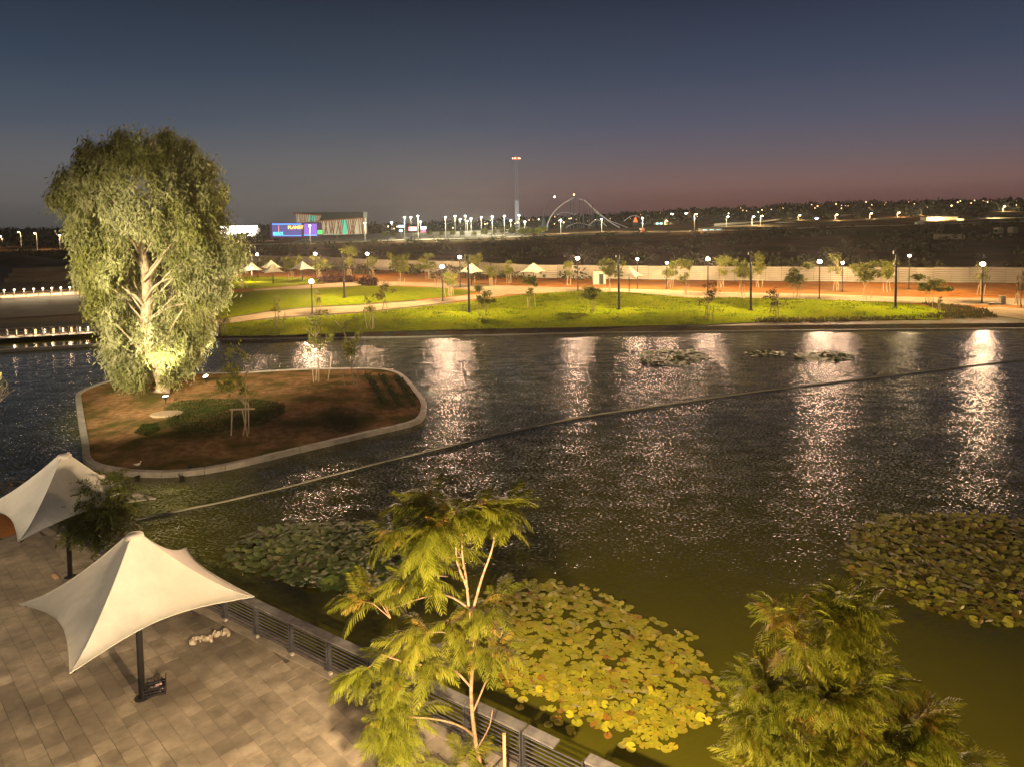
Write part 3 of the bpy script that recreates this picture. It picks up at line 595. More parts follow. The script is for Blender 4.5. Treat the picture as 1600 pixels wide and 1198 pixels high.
hut('yellow_lit_building', 1218, 348.5, 1240, 352.5, 560, M_bw, 'low building with white and yellow lights below the motorway', emis('yellow_glow', (1, .9, .4), 4))
hut('beige_compound', 1448, 339, 1496, 348, 520, M_bw, 'walled beige compound lit by warm lamps on the right skyline', None)
hut('bus_shelter', 1506, 341.5, 1540, 348, 500, M_bw, 'long low shelter with pale flat roof beside the road')
hut('long_beige_wall', 1541, 340, 1640, 346.5, 520, M_bw, 'long beige wall running out of the frame at the right skyline', cat='wall')
hut('orange_kiosk', 1003, 357, 1007, 366, 450, emis('kiosk_orange', (1, .25, .05), .8), 'small orange kiosk beside a bright white street lamp', cat='kiosk')
light('compound_light', None, A(1465, 343, 512), 12000, (1, .75, .4), .5); light('wall_light', None, A(1560, 341, 512), 9000, (1, .75, .4), .5)
p = A(1276, 347, 620); g = T(p.x, 620)
t = E_('sign_tower', (p.x, 620, g), 'pylon sign with white funnel top over a yellow panel', 'sign'); zt = A(1276, 341, 620).z-g
O('sign_face', MB().tube([(0, 0, zt-1.5), (0, 0, zt)], [.5, 2.2], 8).mesh('sign_face', emis('pylon_white', (.7, .8, 1), 4)), t); O('panel', MB().box((0, 0, zt-3.5), (3, 1, 2)).mesh('panel', emis('pylon_yellow', (1, .7, .15), 3)), t); O('post', MB().box((0, 0, (zt-4)/2), (.8, .8, max(2, zt-4))).mesh('post', M_pole), t)
p = A(993, 352, 640); g = T(p.x, 640)
t = E_('orange_rig', (p.x, 640, g), 'glowing orange pointed ride beside the end of the roller coaster', 'ride'); zt = A(993, 339, 640).z-g
O('cone', MB().tube([(0, 0, zt*.4), (0, 0, zt)], [2.2, .3], 8).mesh('cone', emis('rig_orange', (1, .2, .05), 1.3)), t); O('base', MB().tube([(0, 0, 0), (0, 0, zt*.4)], 2.6, 8).mesh('base', M_sup), t)
p = A(1433, 351, 444); t = E_('white_van', (p.x, 441, T(p.x, 441)+.45), 'white van driving on the country road at the right', 'van')
O('body', MB().box((0, 0, 1.0), (5.2, 2, 1.4)).box((.6, 0, 1.9), (3.4, 1.9, .5)).mesh('body', mat('white_paint', (.7, .7, .68), rough=.3)), t); O('windscreen', MB().box((-1.4, 0, 1.75), (.3, 1.7, .5)).mesh('windscreen', MATS['car_glass']), t)
for sx in (-1.6, 1.6): O('wheel', cm_wh, t, (sx, -.95, .35))
p = A(1480, 388, 300); g = T(p.x, 300)
t = E_('concrete_pipe', (p.x, 300, g+1), 'pale concrete pipe lying in the dark scrub', 'pipe', rz=-.25)
b = MB(); b.tube([(-5, 0, 0), (5, 0, 0)], 1.2, 14, cap=False); b.tube([(5, 0, 0), (-5, 0, 0)], 1.0, 14, cap=False); O('pipe_shell', b.mesh('pipe_shell', M_conc, True), t); O('hollow_shade_disc', MB().tube([(4.7, 0, 0), (4.75, 0, 0)], 1.05, 14).mesh('hollow_shade_disc', M_dark), t)  # dark disc stands in for the shade inside the pipe
for x, y, lb in ((1560, 373, 'pale concrete block in the scrub, the left one'), (1582, 376, 'pale concrete block in the scrub, the right one')):
    p = A(x, y, 330); O('concrete_block', MB().box((0, 0, 1), (3.2, 2.6, 2.6)).box((0, 0, 2.5), (2.4, 2, .4)).mesh('concrete_block', M_conc), None, (p.x, 330, T(p.x, 330)), (0, 0, .3), label=lb, cat='block', group='concrete blocks in the scrub')
# ================================================================ LEFT QUAY
M_quay = mat('quay_concrete', (.14, .12, .10), (.22, .19, .16), rough=.9, scale=.4, rnd=.1)
b = MB(); b.beam(G(-120, 556, -.35), G(170, 538, -.35), .5, .3); O('quay_beam', b.mesh('quay_beam', M_conc), kind='structure')
struct('quay_deck', sheet('quay_deck', PG([(-200, 541), (160, 520.5), (160, 500), (-200, 512)]), .01, mat('quay_dark', (.04, .035, .03), (.07, .06, .05), scale=.5)))
struct('quay_path', sheet('quay_path', PG([(-200, 508), (0, 498), (100, 492), (165, 487), (165, 476), (60, 480), (0, 485), (-200, 494)]), .03, M_quay))
struct('quay_verge', sheet('quay_verge', PG([(-200, 494), (0, 485), (60, 480), (165, 476), (165, 462), (0, 468), (-200, 478)]), .02, mat('verge_grass', (.05, .05, .012), (.09, .075, .02), scale=.5, bump=.05)))
struct('upper_promenade', sheet('upper_promenade', PG([(-200, 477), (0, 467), (140, 459), (200, 456), (200, 452), (130, 454), (0, 461), (-200, 470)]), .05, M_path))
struct('brown_soil_ground', sheet('brown_soil_ground', PG([(-200, 470), (0, 461), (130, 454), (330, 450), (330, 408), (-200, 408)]), .03, mat('brown_soil', (.06, .035, .02), (.11, .06, .035), scale=.3, bump=.05)))
def railline(name, a, c_, n, h, label):
    t = E_(name, a, label, 'railing'); d = c_-a
    for k in range(n+1): O('post', MB().box(d*(k/n)+Vector((0, 0, h/2)), (.09, .09, h)).mesh('post', M_dark), t)
    for z in (h, h*.55): O('rail', MB().beam(Vector((0, 0, z)), d+Vector((0, 0, z)), .08, .08).mesh('rail', M_pole), t)
railline('quay_railing', G(-60, 530), G(160, 519.5), 16, 1.0, 'thin railing along the lower quay on the left bank')
railline('quay_railing', G(-60, 470), G(170, 457), 12, 1.0, 'thin railing along the upper promenade on the left bank')
bol_p = MB().box((0, 0, .35), (.16, .16, .7)).mesh('post', M_dark); bol_g = MB().box((0, -.12, .42), (.10, .09, .5)).mesh('lamp_strip', emis('bollard_glow', (1, .72, .42), 2.2))
for i, x in enumerate((-4, 12, 26.5, 41.5, 57, 71, 85, 99.5, 113, 126, 139)):
    p = G(x, 525.5-x*.052+.6); t = E_('bollard_light', p, f'glowing bollard on the lower quay, {ordn(10-i)} to the left of the big tree', 'bollard light', 'bollard lights on the lower quay')
    O('post', bol_p, t); O('lamp_strip', bol_g, t)
    if i % 2 == 0: light('bollard_lamp', t, (0, -.5, .5), 90, WARM, .08)
hd = MB().ball((0, 0, 1.25), .17, 8, 5, (1.2, 1, .6)).mesh('lamp_head', emis('rail_lamp', (1, .85, .65), 9), True); st_ = MB().tube([(0, 0, 0), (0, 0, 1.1)], .06, 6).mesh('post', M_dark)
for i, x in enumerate((7, 23, 38, 53, 67.5, 81.5, 95.5, 109.5, 123, 135)):
    p = G(x, 464-x*.048); t = E_('path_light', p, f'low path light on the upper promenade, {ordn(9-i)} to the left of the big tree', 'path light', 'path lights on the upper promenade')
    O('lamp_head', hd, t); O('post', st_, t); light('path_lamp', t, (0, -.4, 1.0), 330, WARM, .1)
p = G(60, 441); wl = E_('retaining_wall', p, 'dark stepped retaining wall below the brown earth on the left', 'wall')
a, c_ = G(8, 443)-p, G(240, 436)-p
for k in range(3): O('wall_course', MB().beam(a+Vector((0, k*1.5, .7+k*1.1)), c_+Vector((0, k*1.5, .7+k*1.1)), .8, 1.1).mesh('wall_course', mat('wall_dark', (.028, .022, .018), (.05, .038, .03), scale=.3)), wl)
md = MB()
for i in range(14):
    for j in range(9): X = -40+i*6; Y = j*6; md.v.append((X, Y, 4.6*math.exp(-((X+12)/17)**2)*math.exp(-((Y-24)/16)**2)+random.uniform(-.15, .15)))
for i in range(13):
    for j in range(8): a_ = i*9+j; md.f.append((a_, a_+9, a_+10, a_+1))
c0 = G(30, 415); struct('earth_mound', md.mesh('earth_mound', mat('mound_soil', (.05, .028, .018), (.09, .05, .03), scale=.2, bump=.1), True)).location = (c0.x-6, c0.y-10, -.5)
# ================================================================ FAR PARK LAMPS
E_post = emis('post_lamp_glow', (1.0, .80, .60), 55)
post_l = [(403, 398, 434, 'arm', 'lamp on a slanting arm just right of the big tree'), (494, 397, 438, 'glow', 'bright lamp post beside a lit sapling between the far parasols'), (575, 397, 442, 'glow', 'bright lamp post at the red shrubs in front of the hoarding'), (488, 440, 491, 'glow', 'bright lamp post standing on the curved path'), (692, 417, 471, 'glow', 'bright lamp post where the curved path meets the right lawn'), (719, 402, 449, 'glow', 'bright lamp post just left of the tall pole by the curved path end'), (903, 404, 455, 'glow', 'bright lamp post near the pale cabin on its left'), (1106, 405, 461, 'glow', 'bright lamp post behind a bare brown sapling'), (1280, 409, 467, 'glow', 'bright lamp post between the leaning green sapling and the stakes'), (1534, 413, 474, 'glow', 'bright lamp post on red soil nearest the right frame edge'), (996, 405, 452, 'small', 'distant lamp head just right of the tall pole by the cabin'), (1042, 411, 452, 'small', 'small distant lamp head over the staked saplings'), (1316, 411, 456, 'small', 'small lamp head right of a bright post, above the stakes'), (1420, 400, 452, 'small', 'dim lamp head above the hoarding right of the rightmost tall pole')]
POST = []
for x, yt, yb, k, lb in post_l:
    base = G(x, yb); base.z = lawnz(base.x, base.y) if inpoly(base.x, base.y, lawnA) or inpoly(base.x, base.y, lawnB) else 0
    h = A(x, yt, base.y).z-base.z
    t = E_('lamp_post', base, lb, 'lamp post', 'lamp posts of the far park'); pr = .09 if k == 'small' else .11
    O('pole', MB().tube([(0, 0, 0), (0, 0, h-.15)], [pr, pr*.8], 8).mesh('pole', M_dark), t)
    O('base_plate', MB().tube([(0, 0, .0), (0, 0, .12)], .26, 8).mesh('base_plate', M_dark), t)
    r = .36 if k != 'small' else .26
    O('lamp_head', MB().ball((0, 0, h), r, 10, 6, (1.0, 1.0, .85)).mesh('lamp_head', E_post, True), t)
    if k in ('glow', 'arm'):
        O('arm', MB().tube([(-2.0, 0, h-.5), (0, 0, h-.25)], .028, 6).mesh('arm', M_dark), t); O('arm', MB().tube([(0, 0, h-.25), (1.9, .2, h-.42)], .028, 6).mesh('arm', M_dark), t)
    POST.append((base, h))
    if x != 1420: light('lake_flood', t, (0, -.45, h+.1), (15000 if k == 'glow' else 9000) if x != 1534 else 6000, (1, .60, .40), .5, spot=30, aim=(-base.x/base.y*.9, -1, -.07), blend=.4)
    light('lamp_light', t, (0, -.1, h+.62), {'glow': 6600, 'arm': 3600, 'small': 3600}[k], (1, .69, .31), .22, smooth=150)
tall = [(538, 395, 466, 'tall dark pole at the foot of the upper left lawn'), (733, 399, 488, 'tall dark pole on the lawn at the end of the curved path'), (967, 398, 484, 'tall dark pole on the lawn right of the pale cabin'), (1173, 393, 483, 'tall dark pole on the lawn between bright green saplings'), (1399, 391, 481, 'rightmost tall dark pole, near the right end of the lawn')]
for i, (x, yt, yb, lb) in enumerate(tall):
    base = G(x, yb, .6); base.z = lawnz(base.x, base.y); h = A(x, yt, base.y).z-base.z
    t = E_('floodlight_pole', base, lb, 'light pole', 'tall floodlight poles on the far lawns')
    O('pole', MB().tube([(0, 0, 0), (0, 0, h*.6), (0, 0, h)], [.17, .15, .12], 8).mesh('pole', M_dark), t)
    O('base_plate', MB().tube([(0, 0, 0), (0, 0, .15)], .34, 8).mesh('base_plate', M_dark), t)
    for z, a in ((h-.3, -.2), (h-1.1, .2), (h-1.9, -.1)):
        fl = O('floodlight', MB().box((a, .12, z), (.3, .3, .42)).mesh('floodlight', M_dark), t); O('lens', MB().box((a, .30, z-.05), (.22, .05, .3)).mesh('lens', emis('flood_lens', (1, .85, .6), 12)), fl)
    light('flood_light', t, (0, -.5, h-.4), 6500, (1.0, .74, .28), .2, spot=150, aim=(random.uniform(-.2, .2), .1, -1), blend=.9, smooth=170)
# ================================================================ PARASOLS
def canopy_mesh(R, zc, za, n=16):
    """square tent: apex in the middle, four low corners, scalloped edges"""
    b = MB(); C = [Vector((-R, 0, zc)), Vector((0, -R, zc)), Vector((R, 0, zc)), Vector((0, R, zc))]; cx = Vector((0, 0, 0))
    rows = 14; idx = {}
    for k in range(4):
        a, c_ = C[k], C[(k+1) % 4]
        for i in range(rows+1):
            for j in range(n+1):
                t = j/n; u = i/rows; e = a.lerp(c_, t); s = 4*t*(1-t)
                e = e*1.0; e.x *= 1-.17*s; e.y *= 1-.17*s; e.z = zc+.20*s
                apr = .07; r = u
                p = Vector((e.x*(apr+(1-apr)*r), e.y*(apr+(1-apr)*r), 0))
                drop = (1-u)**1.42
                p.z = e.z+(za-e.z)*drop-.0*s
                idx[(k, i, j)] = len(b.v); b.v.append(p)
        for i in range(rows):
            for j in range(n): b.f.append((idx[(k, i, j)], idx[(k, i+1, j)], idx[(k, i+1, j+1)], idx[(k, i, j+1)]))
    return b
cbm = canopy_mesh(3.17, 2.8, 4.62)
can_me = cbm.mesh('canopy', M_cloth, True)
seam = MB()
for k, C in enumerate(((-3.17, 0), (0, -3.17), (3.17, 0), (0, 3.17))):
    for s_ in (0,):
        ps = [];
        for i in range(15): u = i/14; f_ = .07+.93*u; ps.append(Vector((C[0]*f_, C[1]*f_, 2.8+1.82*(1-u)**1.42+.004)))
        seam.tube(ps, .009, 5)
seam_me = seam.mesh('seam', mat('seam_tape', (.44, .42, .36), rough=.7))
hem = MB(); Cc = [Vector((-3.17, 0, 2.8)), Vector((0, -3.17, 2.8)), Vector((3.17, 0, 2.8)), Vector((0, 3.17, 2.8))]
for k in range(4):
    ps = []
    for j in range(17): t = j/16; e = Cc[k].lerp(Cc[(k+1) % 4], t); s = 4*t*(1-t); ps.append(Vector((e.x*(1-.17*s), e.y*(1-.17*s), 2.8+.20*s)))
    hem.tube(ps, .014, 5)
hem_me = hem.mesh('hem', M_cloth)
pole_me = MB().tube([(0, 0, 0), (0, 0, 4.5)], .085, 12).mesh('pole', M_dark, True); plate_me = MB().tube([(0, 0, .0), (0, 0, .03)], .2, 12).mesh('base_plate', M_dark)
arm_me = MB().tube([(0, 0, 3.0), (3.02, 0, 2.74)], [.04, .03], 8).mesh('arm', M_dark); cap_me = MB().tube([(0, 0, 4.56), (0, 0, 4.66), (0, 0, 4.70)], [.24, .22, .05], 12).mesh('cap', M_cloth, True)
def parasol(loc, rz, label, sc=1):
    t = E_('parasol', loc, label, 'parasol', 'square tent parasols', rz, sc)
    cn = O('canopy', can_me, t); O('seam', seam_me, cn); O('hem', hem_me, cn); pl = O('pole', pole_me, t); O('base_plate', plate_me, pl); O('cap', cap_me, t)
    for k in range(4): O('arm', arm_me, t, (0, 0, 0), (0, 0, k*math.pi/2))
    return t
parasol((-10.42, 18.92, 0), math.radians(2), 'large cream square parasol in front on the paved promenade')
parasol((-16.70, 25.84, 0), math.radians(7), 'cream square parasol half hidden behind a leafy bush at the left edge')
for x, yt, yb, lb in ((394, 412, 442, 'leftmost far parasol, its underside glowing, beside the big tree'), (424, 408, 437, 'far parasol behind, its top between the two left ones'), (427, 414, 446, 'far parasol on the lawn in front of another, second from the big tree'), (473, 410, 440, 'far parasol right of the close group, next to slanted stakes'), (737, 417, 447, 'far parasol behind the bright lamp post and tall pole in the middle'), (834, 411, 447, 'far parasol alone in front of the hoarding left of the cabin'), (983, 415, 456, 'far parasol just right of the tall pole by the cabin')):
    b_ = G(x, yb); parasol((b_.x, b_.y, 0), random.uniform(-.3, .6), lb)
u_ = G(394, 442); light('parasol_lamp', None, (u_.x, u_.y-.5, 2.2), 500, WARM, .1)
# ================================================================ SAPLINGS
def sapling_crown(seed, m, w_=1.0, n=900, leaf=.23):
    r = np.random.default_rng(seed); C = []
    for k in range(int(10+w_*6)):
        c = np.array([r.normal(0, .42)*w_, r.normal(0, .42)*w_, r.uniform(-.85, .95)]); s = r.uniform(.18, .38)
        C.append(c+r.normal(0, s*.5, (n//13, 3)))
    C = np.concatenate(C); V = leafquads(C, leaf, 2.0, .2); return npmesh('crown', V, qf(V), m)
crowns = {'g': [sapling_crown(k, M_sapl, .9) for k in range(4)], 'b': [sapling_crown(k+10, M_saplb, .8, 420, .2) for k in range(2)], 't': [sapling_crown(k+20, M_sapl, .6, 420, .18) for k in range(2)]}
def trunk_me(seed):
    random.seed(seed); b = MB(); ps = [Vector((0, 0, 0))]
    for k in range(5): ps.append(ps[-1]+Vector((random.uniform(-.05, .05), random.uniform(-.05, .05), .17)))
    b.tube(ps, [.010, .009, .008, .006, .004, .003], 6)
    for k in range(7):
        s = ps[random.randint(2, 5)]; a = random.uniform(0, 6.28); b.tube([s, s+Vector((math.cos(a)*.12, math.sin(a)*.12, .14))], [.006, .003], 4)
    return b.mesh('trunk', M_bark)
trunks = [trunk_me(k) for k in range(4)]
stake_me = MB().tube([(0, 0, 0), (0, 0, 1)], [.045, .04], 6).mesh('stake', M_stake); tie_me = MB().beam((-.5, 0, 0), (.5, 0, 0), .04, .06).mesh('crossbar', M_stake)
def sapling(x, yt, yb, wpx, kind, label, z=0.0, lean=0, stakes=3, i=[0]):
    i[0] += 1; random.seed(i[0]*7+1); base = G(x, yb, z)
    if z == 0: base.z = lawnz(base.x, base.y)
    top = A(x, yt, base.y); h = top.z-base.z; wm = wpx*base.y/F
    t = E_('sapling', base, label, 'young tree', 'staked young trees')
    O('trunk', trunks[i[0] % 4], t, (0, 0, 0), (0, lean, i[0]*1.3), (h, h, h*.92))
    if kind: 
        cr = crowns[kind]; ch = h*.29
        O('crown', cr[i[0] % len(cr)], t, (lean*h*.55, 0, h*.70), (0, 0, i[0]*.9), (wm*.62, wm*.62, ch))
    for k in range(stakes):
        a = k*2.1+i[0]; rr_ = random.uniform(.45, .75); sh = random.uniform(1.5, 2.0)
        O('stake', stake_me, t, (rr_*math.cos(a), rr_*math.sin(a)*.6, 0), (random.uniform(-.1, .1), random.uniform(-.16, .16), 0), (1, 1, sh))
    return t
SAP = [(755, 446, 503, 26, 'g', 'dark leafy sapling on the lawn just right of the tall pole near the curved path'), (829, 435, 487, 24, 'g', 'sapling with spread stakes on the lawn in front of the lone far parasol'), (925, 447, 496, 30, 'g', 'leaning sapling on the lawn left of the tall pole by the cabin'), (769, 414, 447, 18, 'g', 'low dark sapling on the red soil left of a round one'), (795, 408, 443, 17, 'g', 'small round sapling against the hoarding left of the lone parasol'), (888, 410, 446, 18, 'g', 'narrow sapling left of the lamp post near the cabin'), (951, 404, 458, 34, 'g', 'bright bushy sapling between the cabin and the tall pole'), (737, 396, 442, 26, 'g', 'sapling rising behind the far middle parasol'), (1047, 408, 450, 24, 'g', 'sparse sapling at the hoarding under the small distant lamp head'), (1072, 408, 462, 26, 'g', 'sparse sapling with three bright stakes on the soil edge'), (705, 423, 463, 18, 'b', 'brownish sapling right of the lamp post at the path end'), (1107, 440, 502, 28, 'b', 'thin brown sapling near the water, in front of a bright lamp post'), (1210, 450, 502, 28, 'b', 'thin brown sapling near the water right of a tall pole'), (1126, 403, 450, 26, 'g', 'sapling at the hoarding right of the bright lamp post'), (1159, 405, 463, 32, 'g', 'brightly lit sapling immediately left of the third tall pole'), (1186, 396, 450, 24, 'g', 'rounded sapling just right of a tall pole, rising over the hoarding'), (1244, 411, 467, 36, 'g', 'leaning full green sapling at the lawn top left of a lamp post'), (1307, 396, 455, 30, 't', 'pale thin sapling right of the lamp post, under the small lamp head'), (1354, 407, 470, 40, 'g', 'broad green sapling with three stakes left of the rightmost tall pole'), (1386, 405, 457, 26, 'g', 'darker sapling touching the rightmost tall pole'), (1452, 429, 474, 44, 'g', 'wide pale drooping sapling at the right end of the lawn'), (1532, 409, 461, 28, 't', 'thin sapling behind the rightmost bright lamp post'), (1596, 420, 482, 8, 'b', 'almost bare sapling at the right frame edge'), (1465, 463, 487, 12, 'b', 'tiny reddish sapling in the planting at the lawn end'), (601, 440, 495, 28, 'b', 'brownish bushy sapling beside the curved path'), (580, 460, 516, 28, 't', 'thin dark sapling near the water below the curved path'), (434, 460, 516, 18, 't', 'thin faint sapling on the lawn near the water, close to the big tree'), (455, 400, 439, 28, 'g', 'sapling behind and between the far left parasols'), (499, 400, 435, 26, 'g', 'brightly lit sapling right beside a lamp post'), (546, 387, 432, 26, 'g', 'tall sapling behind the tall pole at the left lawn'), (582, 400, 434, 18, 'g', 'small sapling just right of the lamp post by the red shrubs'), (627, 395, 446, 30, 'g', 'dark sapling before the hoarding between two lamp posts'), (669, 397, 437, 28, 'g', 'wide sapling before the hoarding left of the short lamp post'), (684, 430, 450, 0, None, 'bare trio of pale stakes holding a leafless stem by the path'), (702, 425, 464, 20, 'g', 'bushy sapling on the lawn right of the short lamp post'), (381, 427, 452, 12, 't', 'tiny sapling left of the leftmost far parasol'), (415, 402, 425, 26, 'g', 'dark sapling behind the leftmost far parasols'), (497, 452, 488, 16, 't', 'thin sapling behind the lamp post on the curved path'), (350, 484, 523, 28, 't', 'faint sapling at the water’s edge right beside the big tree'), (1590, 430, 476, 6, 'b', 'bare thin sapling second from the right frame edge')]
for x, yt, yb, wd, k, lb in SAP: sapling(x, yt, yb, wd, k, lb)
# little utility pillar
p = G(1566, 476); O('utility_pillar', MB().box((0, 0, .6), (.7, .5, 1.2)).box((0, 0, 1.24), (.8, .6, .08)).box((-1.4, -.3, .15), (1.8, .5, .3)).mesh('utility_pillar', M_conc), None, p, label='small pale utility pillar on the sandy path at the right', cat='pillar')
# ================================================================ ISLAND
ipx = [(117.6, 617), (123, 611), (150, 600), (181, 592), (274, 583), (375, 581), (468, 576), (580, 574), (615, 578), (634, 588), (657.5, 615), (666, 632), (661, 650), (642, 660), (584, 673), (468, 700), (351, 727), (274, 737), (216, 737), (177, 733), (140, 724), (129, 712), (128, 693), (121, 646)]
IZ = -.2; isl = [G(x, y, IZ) for x, y in ipx]
ring = smooth([Vector(p) for p in isl]+[Vector(isl[0])], 6)[:-1]
def resample(pts, step):
    out = [pts[0]]; acc = 0; P_ = pts+[pts[0]]
    for a, c in zip(P_[:-1], P_[1:]):
        L_ = (c-a).length; d = step-acc
        while d <= L_: out.append(a.lerp(c, d/L_)); d += step
        acc = (acc+L_) % step if L_ else acc
    return out
ring = resample(ring, 1.1)
if (ring[-1]-ring[0]).length < .5: ring.pop()
nR = len(ring); cen = sum(ring, Vector())/nR
def inset(i, d):
    t = (ring[(i+1) % nR]-ring[i-1]).normalized(); nrm = Vector((-t.y, t.x, 0))
    if nrm.dot(cen-ring[i]) < 0: nrm = -nrm
    return ring[i]+nrm*d
inner = [inset(i, .38) for i in range(nR)]
ip = [(p.x, p.y) for p in inner]
island = struct('island_ground', sheet('island_ground', ip, IZ-.06, M_mulch, h=.55, step=1.3, fall=6))
def islz(x, y):
    d = min(1, edged(x, y, ip)/6); return IZ-.06+.55*d*d*(3-2*d)*(.7+.3*math.sin(x*.21+1)*math.cos(y*.17))
kerb = E_('island_kerb', ring[0], 'pale concrete kerb ringing the planted island', 'kerb')
for i in range(nR):
    j = (i+1) % nR; g_ = .012; a, c_ = ring[i].lerp(ring[j], g_), ring[i].lerp(ring[j], 1-g_); d_, e_ = inner[i].lerp(inner[j], g_), inner[i].lerp(inner[j], 1-g_)
    hz = random.uniform(-.008, .008); b = MB(); top = [q-ring[0]+Vector((0, 0, hz)) for q in (a, c_, e_, d_)]; bot = [q+Vector((0, 0, -.5)) for q in top]; b.v = bot+top
    b.f = [(3, 2, 1, 0), (4, 5, 6, 7), (0, 1, 5, 4), (1, 2, 6, 5), (2, 3, 7, 6), (3, 0, 4, 7)]; O('kerb_stone', b.mesh('kerb_stone', M_conc), kerb)
M_gc = mat('ground_cover_leaves', (.028, .045, .010), (.06, .07, .018), rough=.8, scale=2, leaf=.2, spec=0)
for P_, n, s, lb in (([(255, 640), (275, 628), (330, 626), (400, 628), (444, 636), (445, 650), (410, 668), (340, 681), (285, 685), (262, 668)], 11000, .10, 'dark green ground cover under the staked island sapling'), ([(210, 676), (222, 664), (246, 664), (250, 675), (232, 683)], 1600, .09, 'small dark green patch of ground cover on the island'), ([(505, 665), (520, 650), (555, 648), (568, 662), (545, 672)], 1300, .08, 'faint green ground cover near the island’s right end'), ([(140, 690), (180, 700), (300, 715), (440, 690), (600, 655), (640, 630), (600, 590), (480, 590), (300, 600), (150, 620)], 6000, .05, 'thin weeds and litter on the island mulch')):
    o = tufts('ground_cover', PG(P_, IZ+.1), n, s, M_gc if n != 6000 else mat('dry_weeds', (.08, .05, .02), (.13, .09, .035), scale=1, leaf=.2), lambda x, y: islz(x, y)-.02); o['label'] = lb
V = leafball(60, .28, .2, (1, 1, .7), .3); V[:, 2] += .12; bm_ = npmesh('bedding_plant', V, qf(V), M_gc)
k = 0
for r_ in range(3):
    for c_ in range(9):
        x = 574+r_*25+c_*3.2+(-r_*2); y = 590+c_*5.2
        p = G(x, y, IZ)
        if inpoly(p.x, p.y, ip): p.z = islz(p.x, p.y); O('bedding_plant', bm_, None, p, (0, 0, k), 1+.2*math.sin(k*3.1), label=f'small green plant in row {["one nearest the saplings", "two of the three", "three nearest the kerb"][r_]}, {ordn(c_)} from the back', cat='plant', group='small plants in rows on the island'); k += 1
p = G(262, 652, IZ); O('sand_heap', MB().ball((0, 0, 0), 1.0, 14, 8, (1.2, .9, .16)).mesh('sand_heap', mat('pale_sand', (.3, .22, .13), (.36, .27, .17), bump=.03), True), None, (p.x, p.y, islz(p.x, p.y)), label='flat pale sand heap on the island below the big tree', cat='sand heap')
sapling(380, 530, 679, 54, 't', 'leafy sapling with crossbarred stakes in the island’s middle', z=IZ+.3, lean=-.10, stakes=3)
sapling(498, 483, 598, 50, 't', 'left sapling of the two on the island’s right half', z=IZ+.3)
sapling(554, 489, 609, 42, 't', 'right sapling of the two on the island’s right half', z=IZ+.3, lean=-.08)
sapling(285, 520, 588, 20, 't', 'half hidden staked sapling just behind the big tree', z=IZ+.3)
p = G(380, 679, IZ+.3); O('stake_crossbar', tie_me, None, (p.x, p.y, islz(p.x, p.y)+1.75), (0, 0, .1), 1.5, label='horizontal wooden bar tying the stakes of the island sapling', cat='crossbar')
# island floodlights
def flood(x, y, aim, P, label, spot=75):
    p = G(x, y, IZ+.25); t = E_('ground_floodlight', p, label, 'floodlight', 'floodlights on the island')
    O('stand', MB().tube([(0, 0, -.3), (0, 0, .32)], .03, 6).mesh('stand', M_dark), t); d = Vector(aim).normalized()
    hs = O('housing', MB().tube([Vector((0, 0, .4))-d*.16, Vector((0, 0, .4))+d*.05], [.12, .19], 10).mesh('housing', M_dark), t)
    O('lens', MB().tube([Vector((0, 0, .4))+d*.055, Vector((0, 0, .4))+d*.10], [.18, .18], 10).mesh('lens', emis('flood_glass', (1, .95, .82), 90)), hs)
    O('glare_ball', MB().ball((0, 0, .42), .12, 8, 6).mesh('glare_ball', MATS['flood_glass']), t)  # added glowing ball stands in for glare around the lamp
    light('flood_beam', t, Vector((0, 0, .4))+d*.25, P, (1.0, .86, .55), .12, spot=spot, aim=aim, blend=.8)
TB = G(252, 612, IZ+.3)
for (x, y, P, sp_, lb) in ((196, 612, 18000, 95, 'ground floodlight left of the big tree on the island'), (322, 596, 18000, 95, 'ground floodlight right of the big tree on the island')):
    p = G(x, y, IZ+.3); tgt = Vector((TB.x, TB.y, 10.5)); flood(x, y, tuple(tgt-p), P, lb, sp_)
p = G(243, 634, IZ+.3); flood(259, 629, tuple(Vector((TB.x-.8, TB.y, 11))-G(259, 629, IZ+.3)), 4500, 'small spotlight on the soil in front of the big trunk', 70)
# ================================================================ BIG TREE
big = E_('eucalyptus_tree', TB, 'huge floodlit eucalyptus tree with dense drooping crown on the island', 'tree')
Yt_ = TB.y
def bt(x, y, dy=0): return A(x, y, Yt_)-TB+Vector((0, dy, 0))
prof = [(207, 200, 250), (215, 172, 268), (232, 146, 305), (260, 104, 334), (300, 88, 354), (330, 92, 362), (360, 108, 362), (400, 122, 360), (450, 134, 352), (500, 148, 336), (550, 166, 312), (580, 178, 290), (605, 190, 275)]
def env(y):
    for (y0, a0, b0), (y1, a1, b1) in zip(prof[:-1], prof[1:]):
        if y0 <= y <= y1: t = (y-y0)/(y1-y0); return a0+(a1-a0)*t, b0+(b1-b0)*t
    return 225, 226
R2 = np.random.default_rng(5); cl = []
lobes = [(R2.uniform(0, 6.28), R2.uniform(215, 590), R2.uniform(.0, 1)) for _ in range(58)]+[(0, y_, 0) for y_ in (262, 300, 345, 395, 450, 520)]+[(math.pi, y_, 0) for y_ in (250, 300, 350, 410, 480, 550)]
tries = 0
